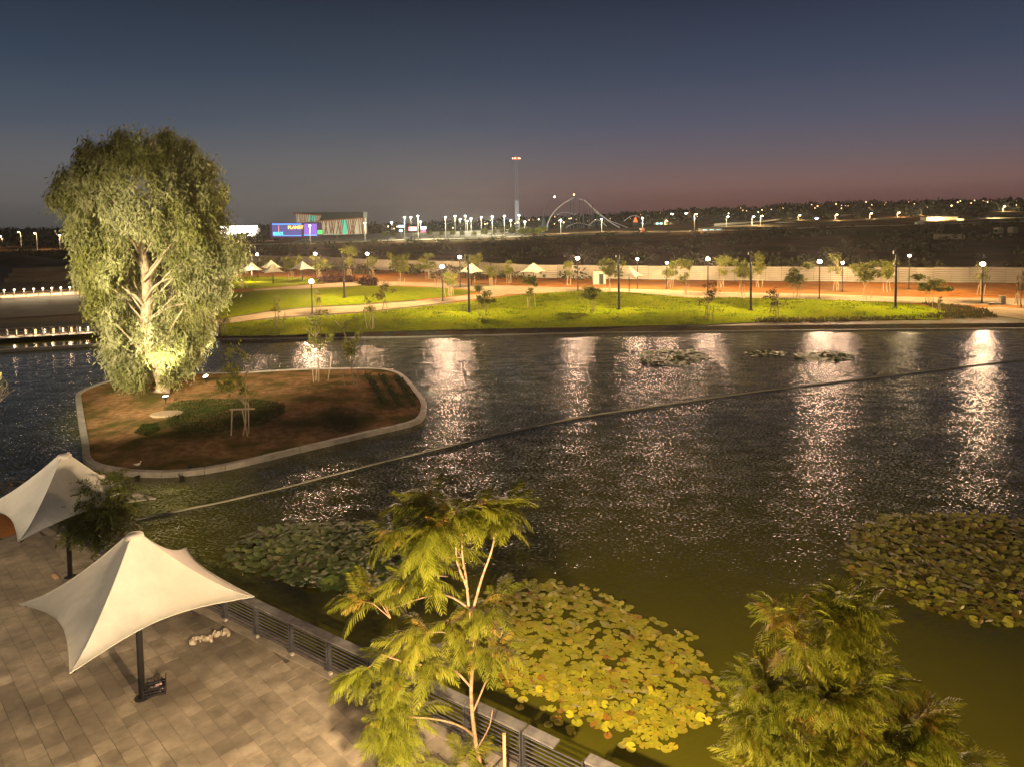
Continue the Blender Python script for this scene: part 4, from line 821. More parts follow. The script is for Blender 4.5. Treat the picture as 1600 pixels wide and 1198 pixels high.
while len(cl) < 900 and tries < 60000:
    tries += 1
    y = R2.uniform(212, 596)**1.0; a0, b0 = env(y); hw = (b0-a0)/2; cx = (a0+b0)/2
    if R2.random() > hw/140: continue
    th = R2.uniform(0, 6.28) if R2.random() < .7 else R2.choice([0, math.pi])+R2.normal(0, .3); rad = R2.uniform(.35, .96)**.6; 
    # lobes push in and out, leaving gaps and ledges
    lob = min(abs(math.atan2(math.sin(th-l[0]), math.cos(th-l[0])))*1.6+abs(y-l[1])/30 for l in lobes)
    if lob > .85 and R2.random() < .9: continue
    rad *= 1.10-.26*min(1, lob)
    x = cx+hw*rad*math.cos(th)
    dy = hw*rad*math.sin(th)*Yt_/F*.9
    if y > 572 and abs(x-252) < 20 and R2.random() < .9: continue
    if 350 < y <= 572 and abs(x-(211+.15*(y-350))) < (19 if y > 440 else 13) and dy < .4 and R2.random() < (.62 if y > 470 else .3): continue
    cl.append((x, y, dy))
for k in range(26): cl.append((R2.uniform(196, 238), R2.uniform(535, 592), R2.uniform(-2.2, 1)))
for k in range(9): cl.append((R2.uniform(350, 380), R2.uniform(378, 420), R2.uniform(-1, 1)))
Cs = []; CL3 = []
for (x, y, dy) in cl:
    p = bt(x, y, dy); CL3.append(p); nn = 170; s = R2.uniform(.32, .66)
    q = R2.normal(0, 1, (nn, 3))*np.array([s*.55, s*.55, s*.9]); q[:, 2] -= np.abs(q[:, 0])*.3; Cs.append(q+np.array(p))
C = np.concatenate(Cs); V = leafquads(C, .36, 4.0, .72)
O('crown', npmesh('crown', V, qf(V), M_euc), big)
b = MB(); tp = [(253, 614), (252, 600), (244, 570), (236, 540), (231, 505), (229, 470), (225, 430), (220, 390), (214, 350), (212, 310), (214, 270), (218, 235)]
tpts = smooth([bt(*p, math.sin(i*1.3)*.3) for i, p in enumerate(tp)], 3); nT = len(tpts); b.tube(tpts, [(.62 if k == 0 else .50)*(1-k/nT)**.75+.05 for k in range(nT)], 10)
O('trunk', b.mesh('trunk', M_bark, True), big)
lm = MB(); random.seed(9)
hand = [[(250, 596), (262, 588), (262, 560), (270, 530), (285, 500), (300, 480)], [(231, 500), (250, 490), (272, 478), (300, 472)], [(230, 480), (215, 460), (190, 440), (170, 420)], [(226, 440), (245, 420), (262, 400), (268, 385)], [(220, 395), (212, 375), (196, 362), (180, 355)], [(219, 385), (230, 362), (240, 350)], [(244, 565), (225, 545), (205, 520), (190, 500)], [(229, 470), (240, 455), (258, 440), (280, 432)]]
for hl in hand: ps = smooth([bt(*p, -.3-.25*i) for i, p in enumerate(hl)], 3); lm.tube(ps, [.12*(1-k/len(ps))+.03 for k in range(len(ps))], 6)
idxs = random.sample(range(len(CL3)), 26)
for i in idxs:
    c_ = CL3[i]; k = max(2, min(nT-2, int(nT*(max(.05, c_.z/tpts[-1].z)-.13)))); s = tpts[k]; mid = s.lerp(c_, .5)+Vector((0, 0, .7)); lm.tube(smooth([s, mid, c_], 3), [.08, .07, .06, .05, .04, .03, .015], 5)
O('limbs', lm.mesh('limbs', M_bark, True), big)
# small bare tree cut by the left frame edge
p0 = G(-45, 790, .0); t = E_('bare_tree', p0, 'mostly bare twiggy tree cut by the left frame edge over the water', 'tree'); random.seed(21)
b = MB(); tips = []
def grow(b, p, d, L_, r, dep):
    q = p+d*L_; b.tube([p, p.lerp(q, .5)+Vector((random.uniform(-1, 1), random.uniform(-1, 1), random.uniform(-1, 1)))*L_*.07, q], [r, r*.85, r*.7], 5)
    if dep == 0: tips.append(q); return
    for k in range(3 if dep > 1 else 2):
        nd = (d+Vector((random.uniform(-.7, .7), random.uniform(-.6, .6), random.uniform(-.25, .6)))).normalized(); grow(b, q, nd, L_*random.uniform(.6, .8), r*.62, dep-1)
grow(b, Vector((0, 0, 0)), Vector((.12, 0, 1)).normalized(), 1.9, .07, 5)
O('trunk', b.mesh('trunk', M_bark), t)
C = np.concatenate([np.array(q)+rng.normal(0, .08, (2, 3)) for q in tips]); V = leafquads(C, .12, 2.2); O('crown', npmesh('crown', V, qf(V), M_sapl), t)
# ================================================================ FLOATING ROPE
pr = [G(150, 826, WZ), G(215, 812, WZ), G(420, 768, WZ), G(640, 712, WZ), G(870, 659, WZ), G(1000, 638, WZ), G(1200, 610, WZ), G(1400, 586, WZ), G(1620, 560, WZ), G(1800, 540, WZ)]
ps = smooth(pr, 14); b = MB(); b.tube([p+Vector((0, 0, .03+.012*math.sin(i))) for i, p in enumerate(ps)], .052, 7)
O('floating_boom', b.mesh('floating_boom', mat('boom_plastic', (.42, .40, .28), (.6, .57, .42), rough=.6, scale=1), True), label='long thin pale floating boom curving across the lake', cat='boom')
# ================================================================ PROMENADE IN FRONT
RD = Vector((9.83, -6.73, 0)).normalized(); RN = Vector((-RD.y, RD.x, 0)); RO = Vector((-8.25, 21.89, 0))   # rail line, RN points to the water
def rp_(s, n=0, z=0): return RO+RD*s+RN*n+Vector((0, 0, z))
prom = [rp_(-48, .30), rp_(52, .30), rp_(52, -45), rp_(-48, -45)]
struct('promenade_ground', sheet('promenade_ground', [(p.x, p.y) for p in prom], -.012, M_joint, skirt=-1.5))
pave = O('paving', None, None); pave['kind'] = 'structure'
rails = 45; pa = math.radians(-45); d1 = Vector((math.cos(pa), math.sin(pa), 0)); d2 = Vector((-d1.y, d1.x, 0)); cand = []
random.seed(4); soilP2 = [(p.x, p.y) for p in (G(-80, 795), G(22, 806), G(34, 832), G(-80, 862))]
for r in range(-70, 85):
    off = random.uniform(0, .5)
    for c_ in range(-75, 75):
        p = Vector((-8, 20, 0))+d2*(r*.42)+d1*(c_*.50+off)
        s = (p-RO).dot(RN)
        if s > -.24: continue
        v = p-Vector((0, 0, CAMZ)); dp = v.dot(_f); px = 800+F*v.dot(_R)/dp if dp > 1 else -999; py = PY-F*v.dot(_U)/dp if dp > 1 else 9999
        if -90 < px < 1500 and py < 1290 and not inpoly(p.x, p.y, soilP2): cand.append((v.length, p, px, py))
cand.sort(key=lambda c: (c[3] > 1215, c[0]))
pb = MB().box((0, 0, -.03), (.480, .411, .06)); bm_p = pb.mesh('paver', M_paver)
shade = [bm_p]
for k, (_, p, px, py) in enumerate(cand[:300]):
    O('paver', bm_p, pave, p+Vector((0, 0, .012+random.uniform(-.004, .004))), (random.uniform(-.006, .006), random.uniform(-.006, .006), pa+random.uniform(-.006, .006)))
b = MB()
for _, p, px, py in cand[300:]: b.box(tuple(p+Vector((0, 0, -.02+random.uniform(-.004, .004)))), (.480, .411, .06), pa+random.uniform(-.006, .006))
if b.v: O('paver_field', b.mesh('paver_field', M_paver), pave, kind='stuff')
struct('bare_soil', sheet('bare_soil', soilP2, .02, M_soil))
# edge kerb blocks along the railing
edge = O('promenade_edge', None, None, kind='structure')
bk_ = MB().box((0, -.02, 0), (1.08, .28, .10)).mesh('edge_stone', mat('edge_concrete', (.15, .125, .095), (.24, .20, .15), rough=.9, scale=2, rnd=.1))
for k in range(-24, 34): O('edge_stone', bk_, edge, rp_(k*1.1, -.14, .0), (0, 0, math.atan2(RD.y, RD.x)))
# railing
ra = math.atan2(RD.y, RD.x); rail = E_('promenade_railing', rp_(0), 'dark steel railing with horizontal bars and broad stone top along the promenade', 'railing')
SP = 1.69
postb = MB().box((-.045, 0, .46), (.03, .12, .92)).box((.045, 0, .46), (.03, .12, .92)).box((0, 0, .05), (.2, .18, .03)).mesh('post', M_rail)
barb = MB().tube([(0, 0, 0), (SP-.06, 0, 0)], .014, 6).mesh('bar', M_rail); slabm = MB().box((SP*.5, .08, 0), (SP-.03, .30, .05)).mesh('cap_slab', M_slab)
foot = MB().box((0, 0, .03), (.10, .09, .07)).mesh('footing_block', M_conc)
for k in range(-12, 15):
    l = rp_(k*SP, -.05)-rp_(0); O('post', postb, rail, l+Vector((0, 0, .06)), (0, 0, ra)); 
    if k % 1 == 0: O('footing_block', foot, rail, l+RD*.16+RN*(-.1)+Vector((0, 0, .06)), (0, 0, ra+random.uniform(-.4, .4)))
    for j in range(8): O('bar', barb, rail, l+Vector((0, 0, .14+j*.105))+RD*.03, (0, 0, ra))
    if k != 6: O('cap_slab', slabm, rail, l+Vector((0, 0, 1.0)), (random.uniform(-.006, .006), 0, ra+random.uniform(-.006, .006)))
    else:
        O('cap_slab', MB().box((SP*.28, .08, 0), (SP*.5, .30, .05)).mesh('cap_slab', M_slab), rail, l+Vector((0, 0, 1.0)), (0, .02, ra))['label'] = 'broken grey cap slab with a gap beside it'
# crate at the parasol foot
cr = E_('plastic_crate', G(242, 1082), 'black plastic crate with litter standing against the parasol pole', 'crate', rz=.42)
M_bl = mat('black_plastic', (.012, .012, .014), (.025, .022, .024), rough=.4)
O('floor', MB().box((0, 0, .02), (.58, .38, .02)).mesh('floor', M_bl), cr)
for sx in (-1, 1):
    b = MB()
    for j in range(4): b.box((sx*.285, 0, .06+j*.085), (.02, .38, .045))
    for j in range(5): b.box((sx*.287, -.18+j*.09, .18), (.014, .02, .36))
    b.box((sx*.285, 0, .37), (.03, .40, .03)); O('end_panel', b.mesh('end_panel', M_bl), cr)
    b = MB()
    for j in range(3): b.box((0, sx*.19, .06+j*.085), (.58, .02, .045))
    for j in range(7): b.box((-.27+j*.09, sx*.192, .16), (.02, .014, .3))
    O('side_panel', b.mesh('side_panel', M_bl), cr)
random.seed(8); lt = MB()
for k in range(9): a = random.uniform(0, 3); lt.box((random.uniform(-.2, .22), random.uniform(-.12, .12), random.uniform(.06, .2)), (random.uniform(.08, .2), random.uniform(.04, .1), .03), a)
O('crate_litter', lt.mesh('crate_litter', mat('pale_litter', (.5, .3, .3), (.55, .45, .42), scale=9)), None, cr.location, (0, 0, .42), label='pinkish crumpled litter lying in the black crate', cat='litter')
# rubble in a shallow hole
rb = E_('rubble_heap', G(325, 998), 'narrow heap of pale broken stones on the paving near the railing', 'rubble heap', rz=.42)
smesh = []
for k in range(4):
    b = MB(); b.ball((0, 0, 0), .1, 7, 5, (1.3, 1, .6)); b.v = [v*random.uniform(.8, 1.2) for v in b.v]; smesh.append(b.mesh('stone', mat('rubble_stone', (.34, .28, .20), (.5, .42, .31), scale=3, bump=.01)))
for k in range(34): u = random.uniform(-.62, .62); O('stone', smesh[k % 4], rb, (u, random.gauss(0, .09), .05+random.uniform(0, .02)), (random.random()*3, random.random()*3, random.random()*3), random.uniform(.35, .95))
M_plk = mat('raw_plank', (.40, .24, .12), (.5, .32, .17), rough=.8, scale=4)
O('wooden_plank', MB().box((0, 0, .05), (.42, .13, .05)).mesh('wooden_plank', M_plk), None, G(86, 902), (0, 0, -.65), label='short wooden plank lying on the paving beside the farther pole', cat='plank')
p = G(98, 842); O('wooden_plank', MB().beam((0, 0, 0), (.35, .3, .85), .09, .04).mesh('wooden_plank', M_plk), None, p, label='wooden plank leaning at the railing behind the farther parasol', cat='plank')
p = G(9, 778); O('wooden_plank', MB().beam((0, 0, 0), (.25, .1, .7), .12, .05).mesh('wooden_plank', M_plk), None, p, label='wooden post end poking up at the left frame edge', cat='plank')
p = G(24, 770); O('canvas_cover', MB().ball((0, 0, .3), .55, 9, 6, (1.3, .9, .5)).mesh('canvas_cover', mat('grey_canvas', (.12, .11, .10), (.17, .155, .14), bump=.03), True), None, p, label='grey rounded cover lying behind the farther parasol', cat='cover')
# ================================================================ FERN LEAVED TREES
def frond(L_=.62, n=12, curve=.25, seed=0, m=None):
    """bipinnate leaf: arching stalk with paired drooping side leaflets"""
    r = random.Random(seed); b = MB(); rachis = [Vector((L_*t, 0, .16*L_*math.sin(t*2.4)-curve*L_*t*t)) for t in np.linspace(0, 1, 9)]
    b.tube(rachis, [.007-.0007*k for k in range(9)], 3, cap=False)
    for k in range(n):
        t = .14+.86*k/(n-1); i = min(7, int(t*8)); p = rachis[i].lerp(rachis[i+1], t*8-i); pl = L_*.30*math.sin(min(1, (1-t)*1.35+.24)*math.pi*.60)+.02
        for s in (-1, 1):
            d = Vector((.55+.3*t+r.uniform(-.08, .08), s*.85, -.30+r.uniform(-.22, .12))).normalized(); w_ = Vector((-d.y*s, d.x*s, r.uniform(-.3, .3))).normalized(); wd = L_*.024*r.uniform(.85, 1.1)
            a = [p+d*(pl*u)-Vector((0, 0, pl*.42*u*u)) for u in (0, .3, .65, 1)]; i0 = len(b.v)
            b.v += [a[0], a[1]+w_*wd, a[2]+w_*wd*.85, a[3], a[2]-w_*wd*.85, a[1]-w_*wd]
            b.f += [(i0, i0+1, i0+5), (i0+1, i0+2, i0+4, i0+5), (i0+2, i0+3, i0+4)]
    return b.mesh('leaf', m)
jm = [frond(.72, 12, .45, 1, M_jac), frond(.64, 11, .62, 2, M_jac), frond(.68, 12, .30, 3, M_jac)]; jo = [frond(.46, 10, .10, 4, M_jac2), frond(.42, 10, .3, 5, M_jac2)]
def fern_tree(name, base, limbs, crowns_px, label, Y0, per=11, tipsel=.12, objs=300, scl=1.0, flip=1, seed=2, rt=.085):
    t = E_(name, base, label, 'tree'); R = random.Random(seed); b = MB()
    def q(x, y, dy=0): return A(x, y, Y0)+Vector((0, dy, 0))-base
    for lb_ in limbs:
        w0, pts_ = lb_; ps = smooth([q(*p) for p in pts_], 4); n = len(ps); b.tube(ps, [w0*.72*(1-.6*k/n) for k in range(n)], 8)
    L_ = []
    for (x, y, rpx, dy, org, sx) in crowns_px:
        c = q(x, y, dy); o_ = q(*org) if org else c; rm = rpx*Y0/F
        nt_ = max(2, int(rpx/(12 if scl > .9 else 8)))
        for k in range(nt_):
            while True:
                u = Vector((R.uniform(-1, 1), R.uniform(-1, 1), R.uniform(-1, 1)))
                if u.length < 1: break
            tip = c+Vector((u.x*rm*sx*(1 if scl > .9 else 1.2), u.y*rm, u.z*rm*(.62 if scl > .9 else .8))); dr = (tip-o_)
            st = o_.lerp(tip, .45)+Vector((0, 0, .12)); b.tube([o_, st, tip], [.015, .010, .006], 4)
            out = (tip-c); out.z = 0; out = out.normalized() if out.length > .01 else Vector((1, 0, 0)); a0 = math.atan2(out.y, out.x)
            top = u.z > .35
            for j in range(per):
                a = a0+R.gauss(0, 1.1) if j else a0; back = R.uniform(0, .38); pos = tip-dr.normalized()*back
                elev = (R.uniform(-.35, .25) if j > per*.4 else R.uniform(.15, .85))+(R.uniform(-.1, .7) if scl < .9 else 0)
                is_o = top and R.random() < tipsel*2.4 or R.random() < tipsel*.4
                L_.append((pos, (R.uniform(-.35, .35), -elev, a), R.uniform(.75, 1.15)*scl, is_o, R.randrange(3)))
    O('trunk', b.mesh('trunk', M_barkj, True), t); R.shuffle(L_); L_.sort(key=lambda l: l[0].y)
    for pos, rot, s, io, k in L_[:objs]: O('leaf', (jo[k % 2] if io else jm[k]), t, pos, rot, s)
    rest = L_[objs:]
    for mset, nm in ((jm, 0), (jo, 1)):
        Vs = []; Fs = []; o_ = 0; sel = [l for l in rest if bool(l[3]) == bool(nm)]
        if not sel: continue
        for pos, rot, s, io, k in sel:
            me = mset[k % len(mset)]
            if not hasattr(fern_tree, 'c'): fern_tree.c = {}
            if me.name not in fern_tree.c:
                a = np.zeros(len(me.vertices)*3); me.vertices.foreach_get('co', a); fern_tree.c[me.name] = (a.reshape(-1, 3), [(tuple(f.vertices)+(f.vertices[-1],))[:4] if len(f.vertices) == 3 else tuple(f.vertices) for f in me.polygons])
            a, fs = fern_tree.c[me.name]; from mathutils import Euler
            Rm = np.array(Euler(rot).to_matrix())*s; Vs.append(a@Rm.T+np.array(pos)); Fs.append(np.array(fs)+o_); o_ += len(a)
        O('leaves', npmesh('leaves', np.concatenate(Vs), np.concatenate(Fs), mset[0].materials[0]), t, kind='stuff')
    return t
b1 = Vector((-.72, 15.6, 0))
limbs1 = [(.085, [(748, 1262), (752, 1210), (742, 1150), (736, 1080), (741, 1000), (733, 950), (728, 900)]), (.05, [(737, 960), (752, 905), (768, 860), (775, 830, .2)]), (.045, [(731, 920), (715, 880), (712, 850), (708, 800, -.2)]), (.04, [(728, 900), (722, 860), (724, 800)]), (.04, [(738, 1075), (700, 1040), (650, 1020, -.4), (600, 1000, -.5)]), (.035, [(740, 1110), (765, 1060, .3), (785, 1000, .4)]), (.04, [(742, 1150), (722, 1120, -.3), (690, 1100, -.5), (640, 1090, -.6)]), (.035, [(733, 950), (700, 930), (660, 940, .2), (600, 965, .3)]), (.03, [(745, 1170), (765, 1120, -.3), (770, 1090, -.4)])]
cr1 = [(745, 800, 62, .1, (724, 810), 1.1), (660, 815, 62, -.1, (708, 815), 1.2), (620, 850, 48, 0, (708, 850), 1.3), (790, 800, 36, .2, (772, 845), .7), (700, 870, 45, .3, (722, 870), 1.3), (690, 790, 46, .4, (715, 820), 1.2), (650, 900, 34, 0, (700, 900), 1.3), (575, 955, 38, .2, (610, 965), 1), (600, 1015, 58, -.3, (640, 1015), 1.2), (570, 1085, 44, -.5, (640, 1090), 1.1), (660, 1050, 58, -.2, (690, 1060), 1.2), (770, 1010, 40, .3, (765, 1050), 1), (690, 980, 44, .2, (725, 1000), 1.1), (620, 1110, 36, -.6, (660, 1095), 1.3), (780, 950, 28, .2, (755, 985), 1), (710, 1175, 30, -.6, (740, 1180), 1.1)]
fern_tree('fern_leaved_tree', b1, limbs1, cr1, 'young fern leaved tree with sparse airy crown in front of the railing', 15.6, per=17, tipsel=.14, seed=2)
st = E_('tree_stake', rp_(6.05+.9, -.75), 'square wooden stake with black strap beside the fern leaved tree', 'stake')
q_ = G(789, 1228); st.location = q_
O('post', MB().box((0, 0, .62), (.07, .07, 1.3)).mesh('post', M_plk), st); O('strap', MB().beam((0, 0, .75), (-.55, -.1, .25), .03, .02).mesh('strap', M_bl), st)
b2 = Vector((5.2, 11.0, 0))
limbs2 = [(.09, [(1330, 1500), (1325, 1350), (1320, 1240), (1322, 1150), (1330, 1050), (1325, 960)]), (.05, [(1322, 1180), (1290, 1120, -.2), (1260, 1040, -.2), (1250, 990)]), (.045, [(1322, 1150), (1305, 1060, .2), (1300, 1010, .2)]), (.05, [(1322, 1260), (1260, 1180, -.4), (1200, 1110, -.3), (1170, 1060)]), (.05, [(1320, 1240), (1380, 1170, .1), (1430, 1140, .2), (1480, 1160)])]
cr2 = [(1375, 1070, 50, .3, (1330, 1100), 1), (1235, 1085, 40, .2, (1260, 1100), 1), (1160, 1130, 40, 0, (1200, 1130), 1), (1440, 1115, 36, .2, (1420, 1150), 1), (1365, 985, 26, .1, (1330, 1010), 1), (1215, 965, 18, 0, (1250, 1000), 1), (1322, 925, 26, 0, (1325, 965), 1), (1312, 960, 40, 0, (1325, 990), 1), (1260, 990, 50, -.1, (1262, 1030), 1), (1340, 1010, 48, .2, (1328, 1040), .8), (1290, 1060, 62, -.2, (1300, 1080), 1), (1190, 1060, 46, -.1, (1200, 1100), .9), (1230, 1130, 66, -.3, (1250, 1150), 1), (1330, 1130, 66, .1, (1322, 1160), 1), (1395, 1140, 66, .1, (1400, 1180), 1), (1462, 1185, 58, 0, (1430, 1220), 1), (1190, 1190, 48, -.3, (1230, 1200), .9), (1300, 1210, 76, -.4, (1310, 1230), 1), (1420, 1240, 72, -.2, (1400, 1270), 1), (1230, 1270, 66, -.4, (1260, 1290), 1)]
fern_tree('fern_leaved_tree', b2, limbs2, cr2, 'dense fern leaved tree with browned tips at the lower right', 11.0, per=20, tipsel=.26, scl=.72, seed=6)
# leafy bush before the farther parasol
pb_ = G(192, 905); bush = E_('willow_tree', pb_, 'small dense willow like tree in front of the farther parasol', 'tree'); R = random.Random(4)
def spray(seed):
    r = random.Random(seed); b = MB(); L_ = .8; ax = [Vector((L_*t, 0, .1*math.sin(t*3)-.3*t*t)) for t in np.linspace(0, 1, 7)]; b.tube(ax, [.009-.001*k for k in range(7)], 3, cap=False)
    for k in range(34):
        t = r.uniform(.08, 1); i = min(5, int(t*6)); p = ax[i].lerp(ax[i+1], t*6-i); s = r.choice((-1, 1)); d = Vector((r.uniform(.2, .9), s*r.uniform(.3, .9), r.uniform(-.7, .4))).normalized(); l = r.uniform(.14, .24); w_ = d.cross(Vector((0, 0, 1))).normalized()*.026
        i0 = len(b.v); b.v += [p, p+d*l*.45+w_, p+d*l, p+d*l*.45-w_]; b.f.append((i0, i0+1, i0+2, i0+3))
    return b.mesh('leafy_branch', M_wil)
sps = [spray(k) for k in range(4)]
ctr = A(156, 800, pb_.y)-pb_; tr = MB(); tr.tube(smooth([Vector((0, 0, 0)), ctr*.5+Vector((.2, 0, -.2)), ctr+Vector((0, 0, 1.0))], 4), [.05-.0045*k for k in range(9)], 7); O('trunk', tr.mesh('trunk', M_barkj), bush)
for k in range(560):
    u = Vector((R.gauss(0, 1), R.gauss(0, 1), R.gauss(0, 1))).normalized()*R.uniform(.1, .85)**.6; p = ctr+Vector((u.x*1.05, u.y*1.0, u.z*1.25))
    O('leafy_branch', sps[k % 4], bush, p, (R.uniform(-.4, .4), -R.uniform(-.3, .9), math.atan2(u.y, u.x)+R.gauss(0, .6)), R.uniform(.6, 1.05))
# ================================================================ WATER LILIES
def pad_mesh(m, seed):
    r = random.Random(seed); b = MB(); n = 14; b.v.append(Vector((0, 0, 0)))
    for k in range(n+1): a = .22+(2*math.pi-.44)*k/n; rr_ = 1+r.uniform(-.04, .04); b.v.append(Vector((rr_*math.cos(a), rr_*math.sin(a), .05+.05*r.uniform(-1, 1)+.05*math.sin(a*3+seed))))
    for k in range(n): b.f.append((0, k+1, k+2))
    return b.mesh('lily_pad', m, True)
def padset(pre, cols): return [pad_mesh(mat(f'{pre}_pad_{k}', c, tuple(v*1.45 for v in c), rough=.75, scale=1.2, rnd=.22, spec=.2), k) for k, c in enumerate(cols)]
def lilies(poly, z, r, n, meshes, wts, label, objs=300, lift=0.0, gap=0.0, flowers=0, seed=1, sep_=1.25):
    P_ = [tuple(G(x, y, WZ)[:2]) for x, y in poly]; R = random.Random(seed); cx = sum(p[0] for p in P_)/len(P_); cy = sum(p[1] for p in P_)/len(P_)
    t = E_('water_lily_patch', (cx, cy, WZ), label, 'water lilies'); xs = [p[0] for p in P_]; ys = [p[1] for p in P_]; pts = []; cell = {}; tr_ = 0
    while len(pts) < n and tr_ < n*60:
        tr_ += 1; x, y = R.uniform(min(xs)-.3, max(xs)+.3), R.uniform(min(ys)-.3, max(ys)+.3); ins = inpoly(x, y, P_)
        if not ins and (edged(x, y, P_) > .45 or R.random() > .06): continue
        g_ = math.sin(x*1.7+seed)*math.cos(y*2.1+.7*math.sin(x*1.1))
        if gap and g_ > 1-gap: continue
        k = (int(x/(r*2)), int(y/(r*2))); ok = True
        for a in (-1, 0, 1):
            for c_ in (-1, 0, 1):
                for (qx, qy) in cell.get((k[0]+a, k[1]+c_), ()):
                    if (qx-x)**2+(qy-y)**2 < (r*sep_)**2: ok = False
        if not ok: continue
        cell.setdefault(k, []).append((x, y)); pts.append((x, y))
    pts.sort(key=lambda p: p[0]**2+p[1]**2+R.uniform(-20, 20)); 
    for i, (x, y) in enumerate(pts[:objs]):
        me = R.choices(meshes, wts)[0]; up = R.random() < lift; s = r*R.uniform(.72, 1.12)
        O('lily_pad', me, t, (x-cx, y-cy, .012+R.uniform(0, .02)+(.05 if up else 0)), (R.uniform(-.07, .07)+(R.uniform(-.7, .7) if up else 0), R.uniform(-.07, .07), R.uniform(0, 6.28)), s)
    for mi, me in enumerate(meshes):
        b = MB(); a = [v.co.copy() for v in me.vertices]; fs = [tuple(f.vertices) for f in me.polygons]
        for (x, y) in pts[objs:]:
            if R.choices(range(len(meshes)), wts)[0] != mi: continue
            s = r*R.uniform(.72, 1.12); an = R.uniform(0, 6.28); i0 = len(b.v); ti = R.uniform(-.1, .1)+(R.uniform(-.6, .6) if R.random() < lift else 0); ca, sa = math.cos(an), math.sin(an)
            z0 = .012+R.uniform(0, .02)+(.05 if abs(ti) > .1 else 0)
            for v in a: b.v.append(Vector(((v.x*ca-v.y*sa)*s+x-cx, (v.x*sa+v.y*ca)*s+y-cy, z0+s*(v.z+ti*(v.x*ca-v.y*sa)))))
            b.f += [tuple(i0+j for j in f) for f in fs]
        if b.v: O('lily_pads', b.mesh('lily_pads', me.materials[0], True), t, kind='stuff')
    for k in range(flowers):
        x, y = R.choice(pts); b = MB()
        for j in range(7): an = j*.9; b.v += [Vector((0, 0, 0)), Vector((math.cos(an)*.05-math.sin(an)*.02, math.sin(an)*.05+math.cos(an)*.02, .05)), Vector((math.cos(an)*.1, math.sin(an)*.1, .09)), Vector((math.cos(an)*.05+math.sin(an)*.02, math.sin(an)*.05-math.cos(an)*.02, .05))]; b.f.append((j*4, j*4+1, j*4+2, j*4+3))
        O('flower', b.mesh('flower', mat('lily_flower', (.6, .35, .32), (.65, .5, .45))), t, (x-cx, y-cy, .06))
    return t
yel = padset('yellow', [(.30, .27, .014), (.24, .23, .012), (.33, .26, .014), (.22, .11, .012)]); drk = padset('dark', [(.10, .14, .03), (.13, .165, .035), (.16, .18, .045), (.11, .09, .025)]); olv = padset('olive', [(.19, .185, .022), (.22, .20, .025), (.16, .11, .018), (.28, .26, .035)])
lilies([(775, 928), (810, 914), (860, 912), (915, 925), (960, 950), (1010, 972), (1030, 990), (1070, 1000), (1085, 1030), (1100, 1060), (1110, 1095), (1085, 1120), (1040, 1135), (1025, 1158), (985, 1152), (950, 1130), (905, 1115), (860, 1096), (815, 1075), (780, 1050), (765, 1000), (760, 950)], WZ, .145, 1200, yel, [5, 4, 2.2, .6], 'bright yellow green patch of lily pads beside the promenade', gap=.09, lift=.12, seed=3, sep_=.97)
R = random.Random(77)
lone = E_('drifting_lily_pads', G(880, 1140, WZ), 'few loose lily pads drifting between the big patch and promenade', 'lily pads')
for x, y in ((812, 1104), (866, 1122), (873, 1128), (857, 1131), (891, 1137), (893, 1143), (870, 1121), (1112, 1098), (1104, 1070), (1100, 1037), (1020, 1162), (1063, 1140)): O('lily_pad', yel[R.randrange(4)], lone, G(x, y, WZ+.02)-lone.location, (0, 0, R.uniform(0, 6)), .13)
lilies([(368, 862), (385, 845), (410, 832), (450, 824), (520, 822), (560, 822), (600, 828), (650, 838), (690, 850), (700, 875), (650, 895), (600, 905), (560, 915), (520, 914), (485, 908), (450, 898), (410, 888), (380, 878)], WZ, .17, 1500, drk, [5, 4, 2, .8], 'dark green oval patch of lily pads behind the fern leaved tree', lift=.3, flowers=6, seed=5, sep_=.86)
lilies([(1337, 880), (1336, 862), (1348, 845), (1352, 826), (1385, 812), (1440, 806), (1500, 806), (1560, 810), (1620, 818), (1700, 840), (1720, 880), (1700, 950), (1640, 968), (1600, 968), (1530, 968), (1500, 958), (1455, 946), (1430, 932), (1385, 918), (1345, 900)], WZ, .165, 2000, olv, [5, 4, 3, 1.2], 'brownish olive patch of lily pads reaching out of the right frame edge', lift=.42, flowers=8, seed=8, sep_=.88)
for poly, lb, n in (([(998, 556), (1010, 549), (1040, 546), (1080, 548), (1105, 555), (1100, 563), (1070, 570), (1030, 571), (1005, 566)], 'distant lily patch in the middle light streaks', 260), ([(1170, 552), (1200, 548), (1225, 550), (1215, 556), (1180, 557)], 'faint small distant lily patch between two brighter ones', 70), ([(1240, 556), (1260, 551), (1300, 549), (1335, 553), (1330, 559), (1300, 564), (1255, 563)], 'distant lily patch in the light streaks right of the middle', 160)):
    lilies(poly, WZ, .26, n, drk, [5, 4, 2, .8], lb, lift=.3, objs=120, seed=len(lb), sep_=1.0)
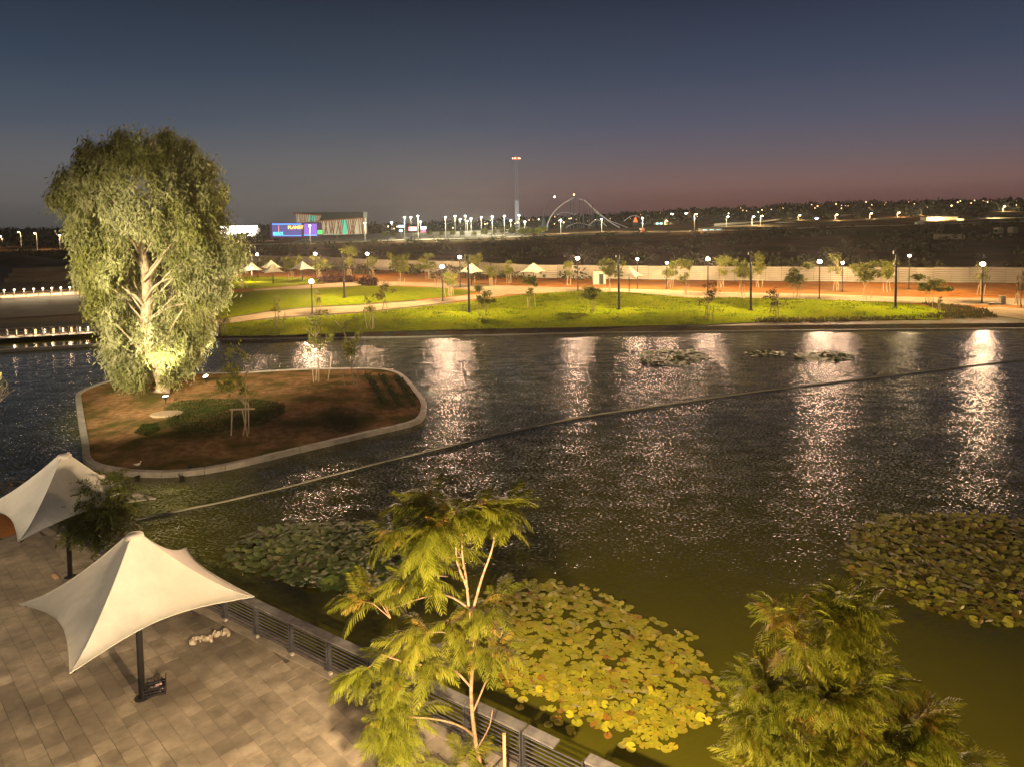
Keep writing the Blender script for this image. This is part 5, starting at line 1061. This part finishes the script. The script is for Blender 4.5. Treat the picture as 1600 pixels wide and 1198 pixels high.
# ================================================================ BIRDS
def bird(loc, rz, m, label, s=1.0):
    s *= .6
    t = E_('duck', loc, label, 'bird', None, rz, s); b = MB(); b.ball((0, 0, .12), .16, 10, 7, (1.5, .8, .7)); b.tube([(.16, 0, .16), (.22, 0, .26), (.24, 0, .33)], [.055, .04, .04], 7); b.ball((.26, 0, .36), .055, 8, 6, (1.2, 1, 1)); b.tube([(-.2, 0, .14), (-.36, 0, .2)], [.07, .02], 6)
    O('body', b.mesh('body', m, True), t); O('beak', MB().tube([(.31, 0, .355), (.38, 0, .35)], [.02, .012], 5).mesh('beak', M_plk), t)
M_bd = mat('dark_feathers', (.015, .014, .013), (.04, .035, .03), rough=.7); M_bw2 = mat('pale_feathers', (.5, .46, .4), (.6, .55, .48), rough=.8)
bird(G(215, 727, IZ), .4, M_bw2, 'pale bird standing on the island kerb'); bird(G(297, 731, IZ), 2.6, M_bd, 'dark bird on the outer edge of the island kerb'); bird(G(284, 747, WZ), 3.0, M_bd, 'dark duck swimming just off the island kerb'); bird(G(216, 746, WZ), 1.0, M_bd, 'dark duck swimming beneath the pale bird'); bird(G(1367, 586, WZ+.1), 0, M_bd, 'small dark bird perched on the floating boom', 1.3)
# ================================================================ PROMENADE LAMPS (just outside the frame)
def prom_lamp(x, y, h, P, label, col=WARM):
    t = E_('promenade_lamp', (x, y, 0), label, 'lamp post', 'promenade lamps'); O('pole', MB().tube([(0, 0, 0), (0, 0, h)], [.09, .07], 10).mesh('pole', M_dark), t)
    O('lamp_head', MB().ball((0, 0, h+.12), .2, 10, 6, (1.2, 1.2, .5)).mesh('lamp_head', E_post, True), t); light('lamp_light', t, (0, .1, h-.25), P, col, .15, smooth=30)
prom_lamp(-1.0, 8.9, 5.5, 4000, 'promenade lamp below the frame between the two fern leaved trees', (1.0, .72, .42))
prom_lamp(-9.5, 7.0, 5.6, 450, 'promenade lamp below the frame near the front parasol', (1.0, .80, .55))
def projector(x, y, h, aim, P, label, spot=40):  # unseen mast, added to brighten the near side of tree and island
    t = E_('added_fill_mast', (x, y, 0), label, 'projector mast', 'added projector masts'); O('pole', MB().tube([(0, 0, 0), (0, 0, h)], [.11, .08], 10).mesh('pole', M_dark), t); d = (Vector(aim)-Vector((x, y, h))).normalized(); c_ = Vector((0, 0, h+.2))
    O('housing', MB().tube([c_-d*.2, c_+d*.12], [.14, .24], 10).mesh('housing', M_dark), t); O('lens', MB().tube([c_+d*.125, c_+d*.15], [.22, .22], 10).mesh('lens', E_post), t); light('added_fill_beam', t, c_+d*.35, P, (1.0, .84, .55), .2, spot=spot, aim=tuple(d), blend=.9)
projector(-27, 28, 8, (-25.5, 55, 7), 20000, 'unseen projector mast added left of the frame to light the big tree', 58)
prom_lamp(-21, 20.5, 5.6, 500, 'promenade lamp left of the frame near the farther parasol', (1.0, .80, .55))
prom_lamp(8.6, 4.2, 5.6, 1500, 'promenade lamp below the frame at the lower right', (1.0, .66, .30))

# ================================================================ HAZE
if HAZE:
    b = MB(); b.box((0, 3700, 120), (17800, 7900, 245)); hm = bpy.data.materials.new('thin_air'); hm.use_nodes = True; n_ = hm.node_tree.nodes; n_.remove(n_['Principled BSDF'])
    pv = n_.new('ShaderNodeVolumePrincipled'); pv.inputs['Color'].default_value = (.8, .8, .82, 1); pv.inputs['Density'].default_value = HAZE; pv.inputs['Anisotropy'].default_value = .7
    hm.node_tree.links.new(pv.outputs[0], n_['Material Output'].inputs['Volume']); O('haze', b.mesh('haze', hm), kind='stuff')
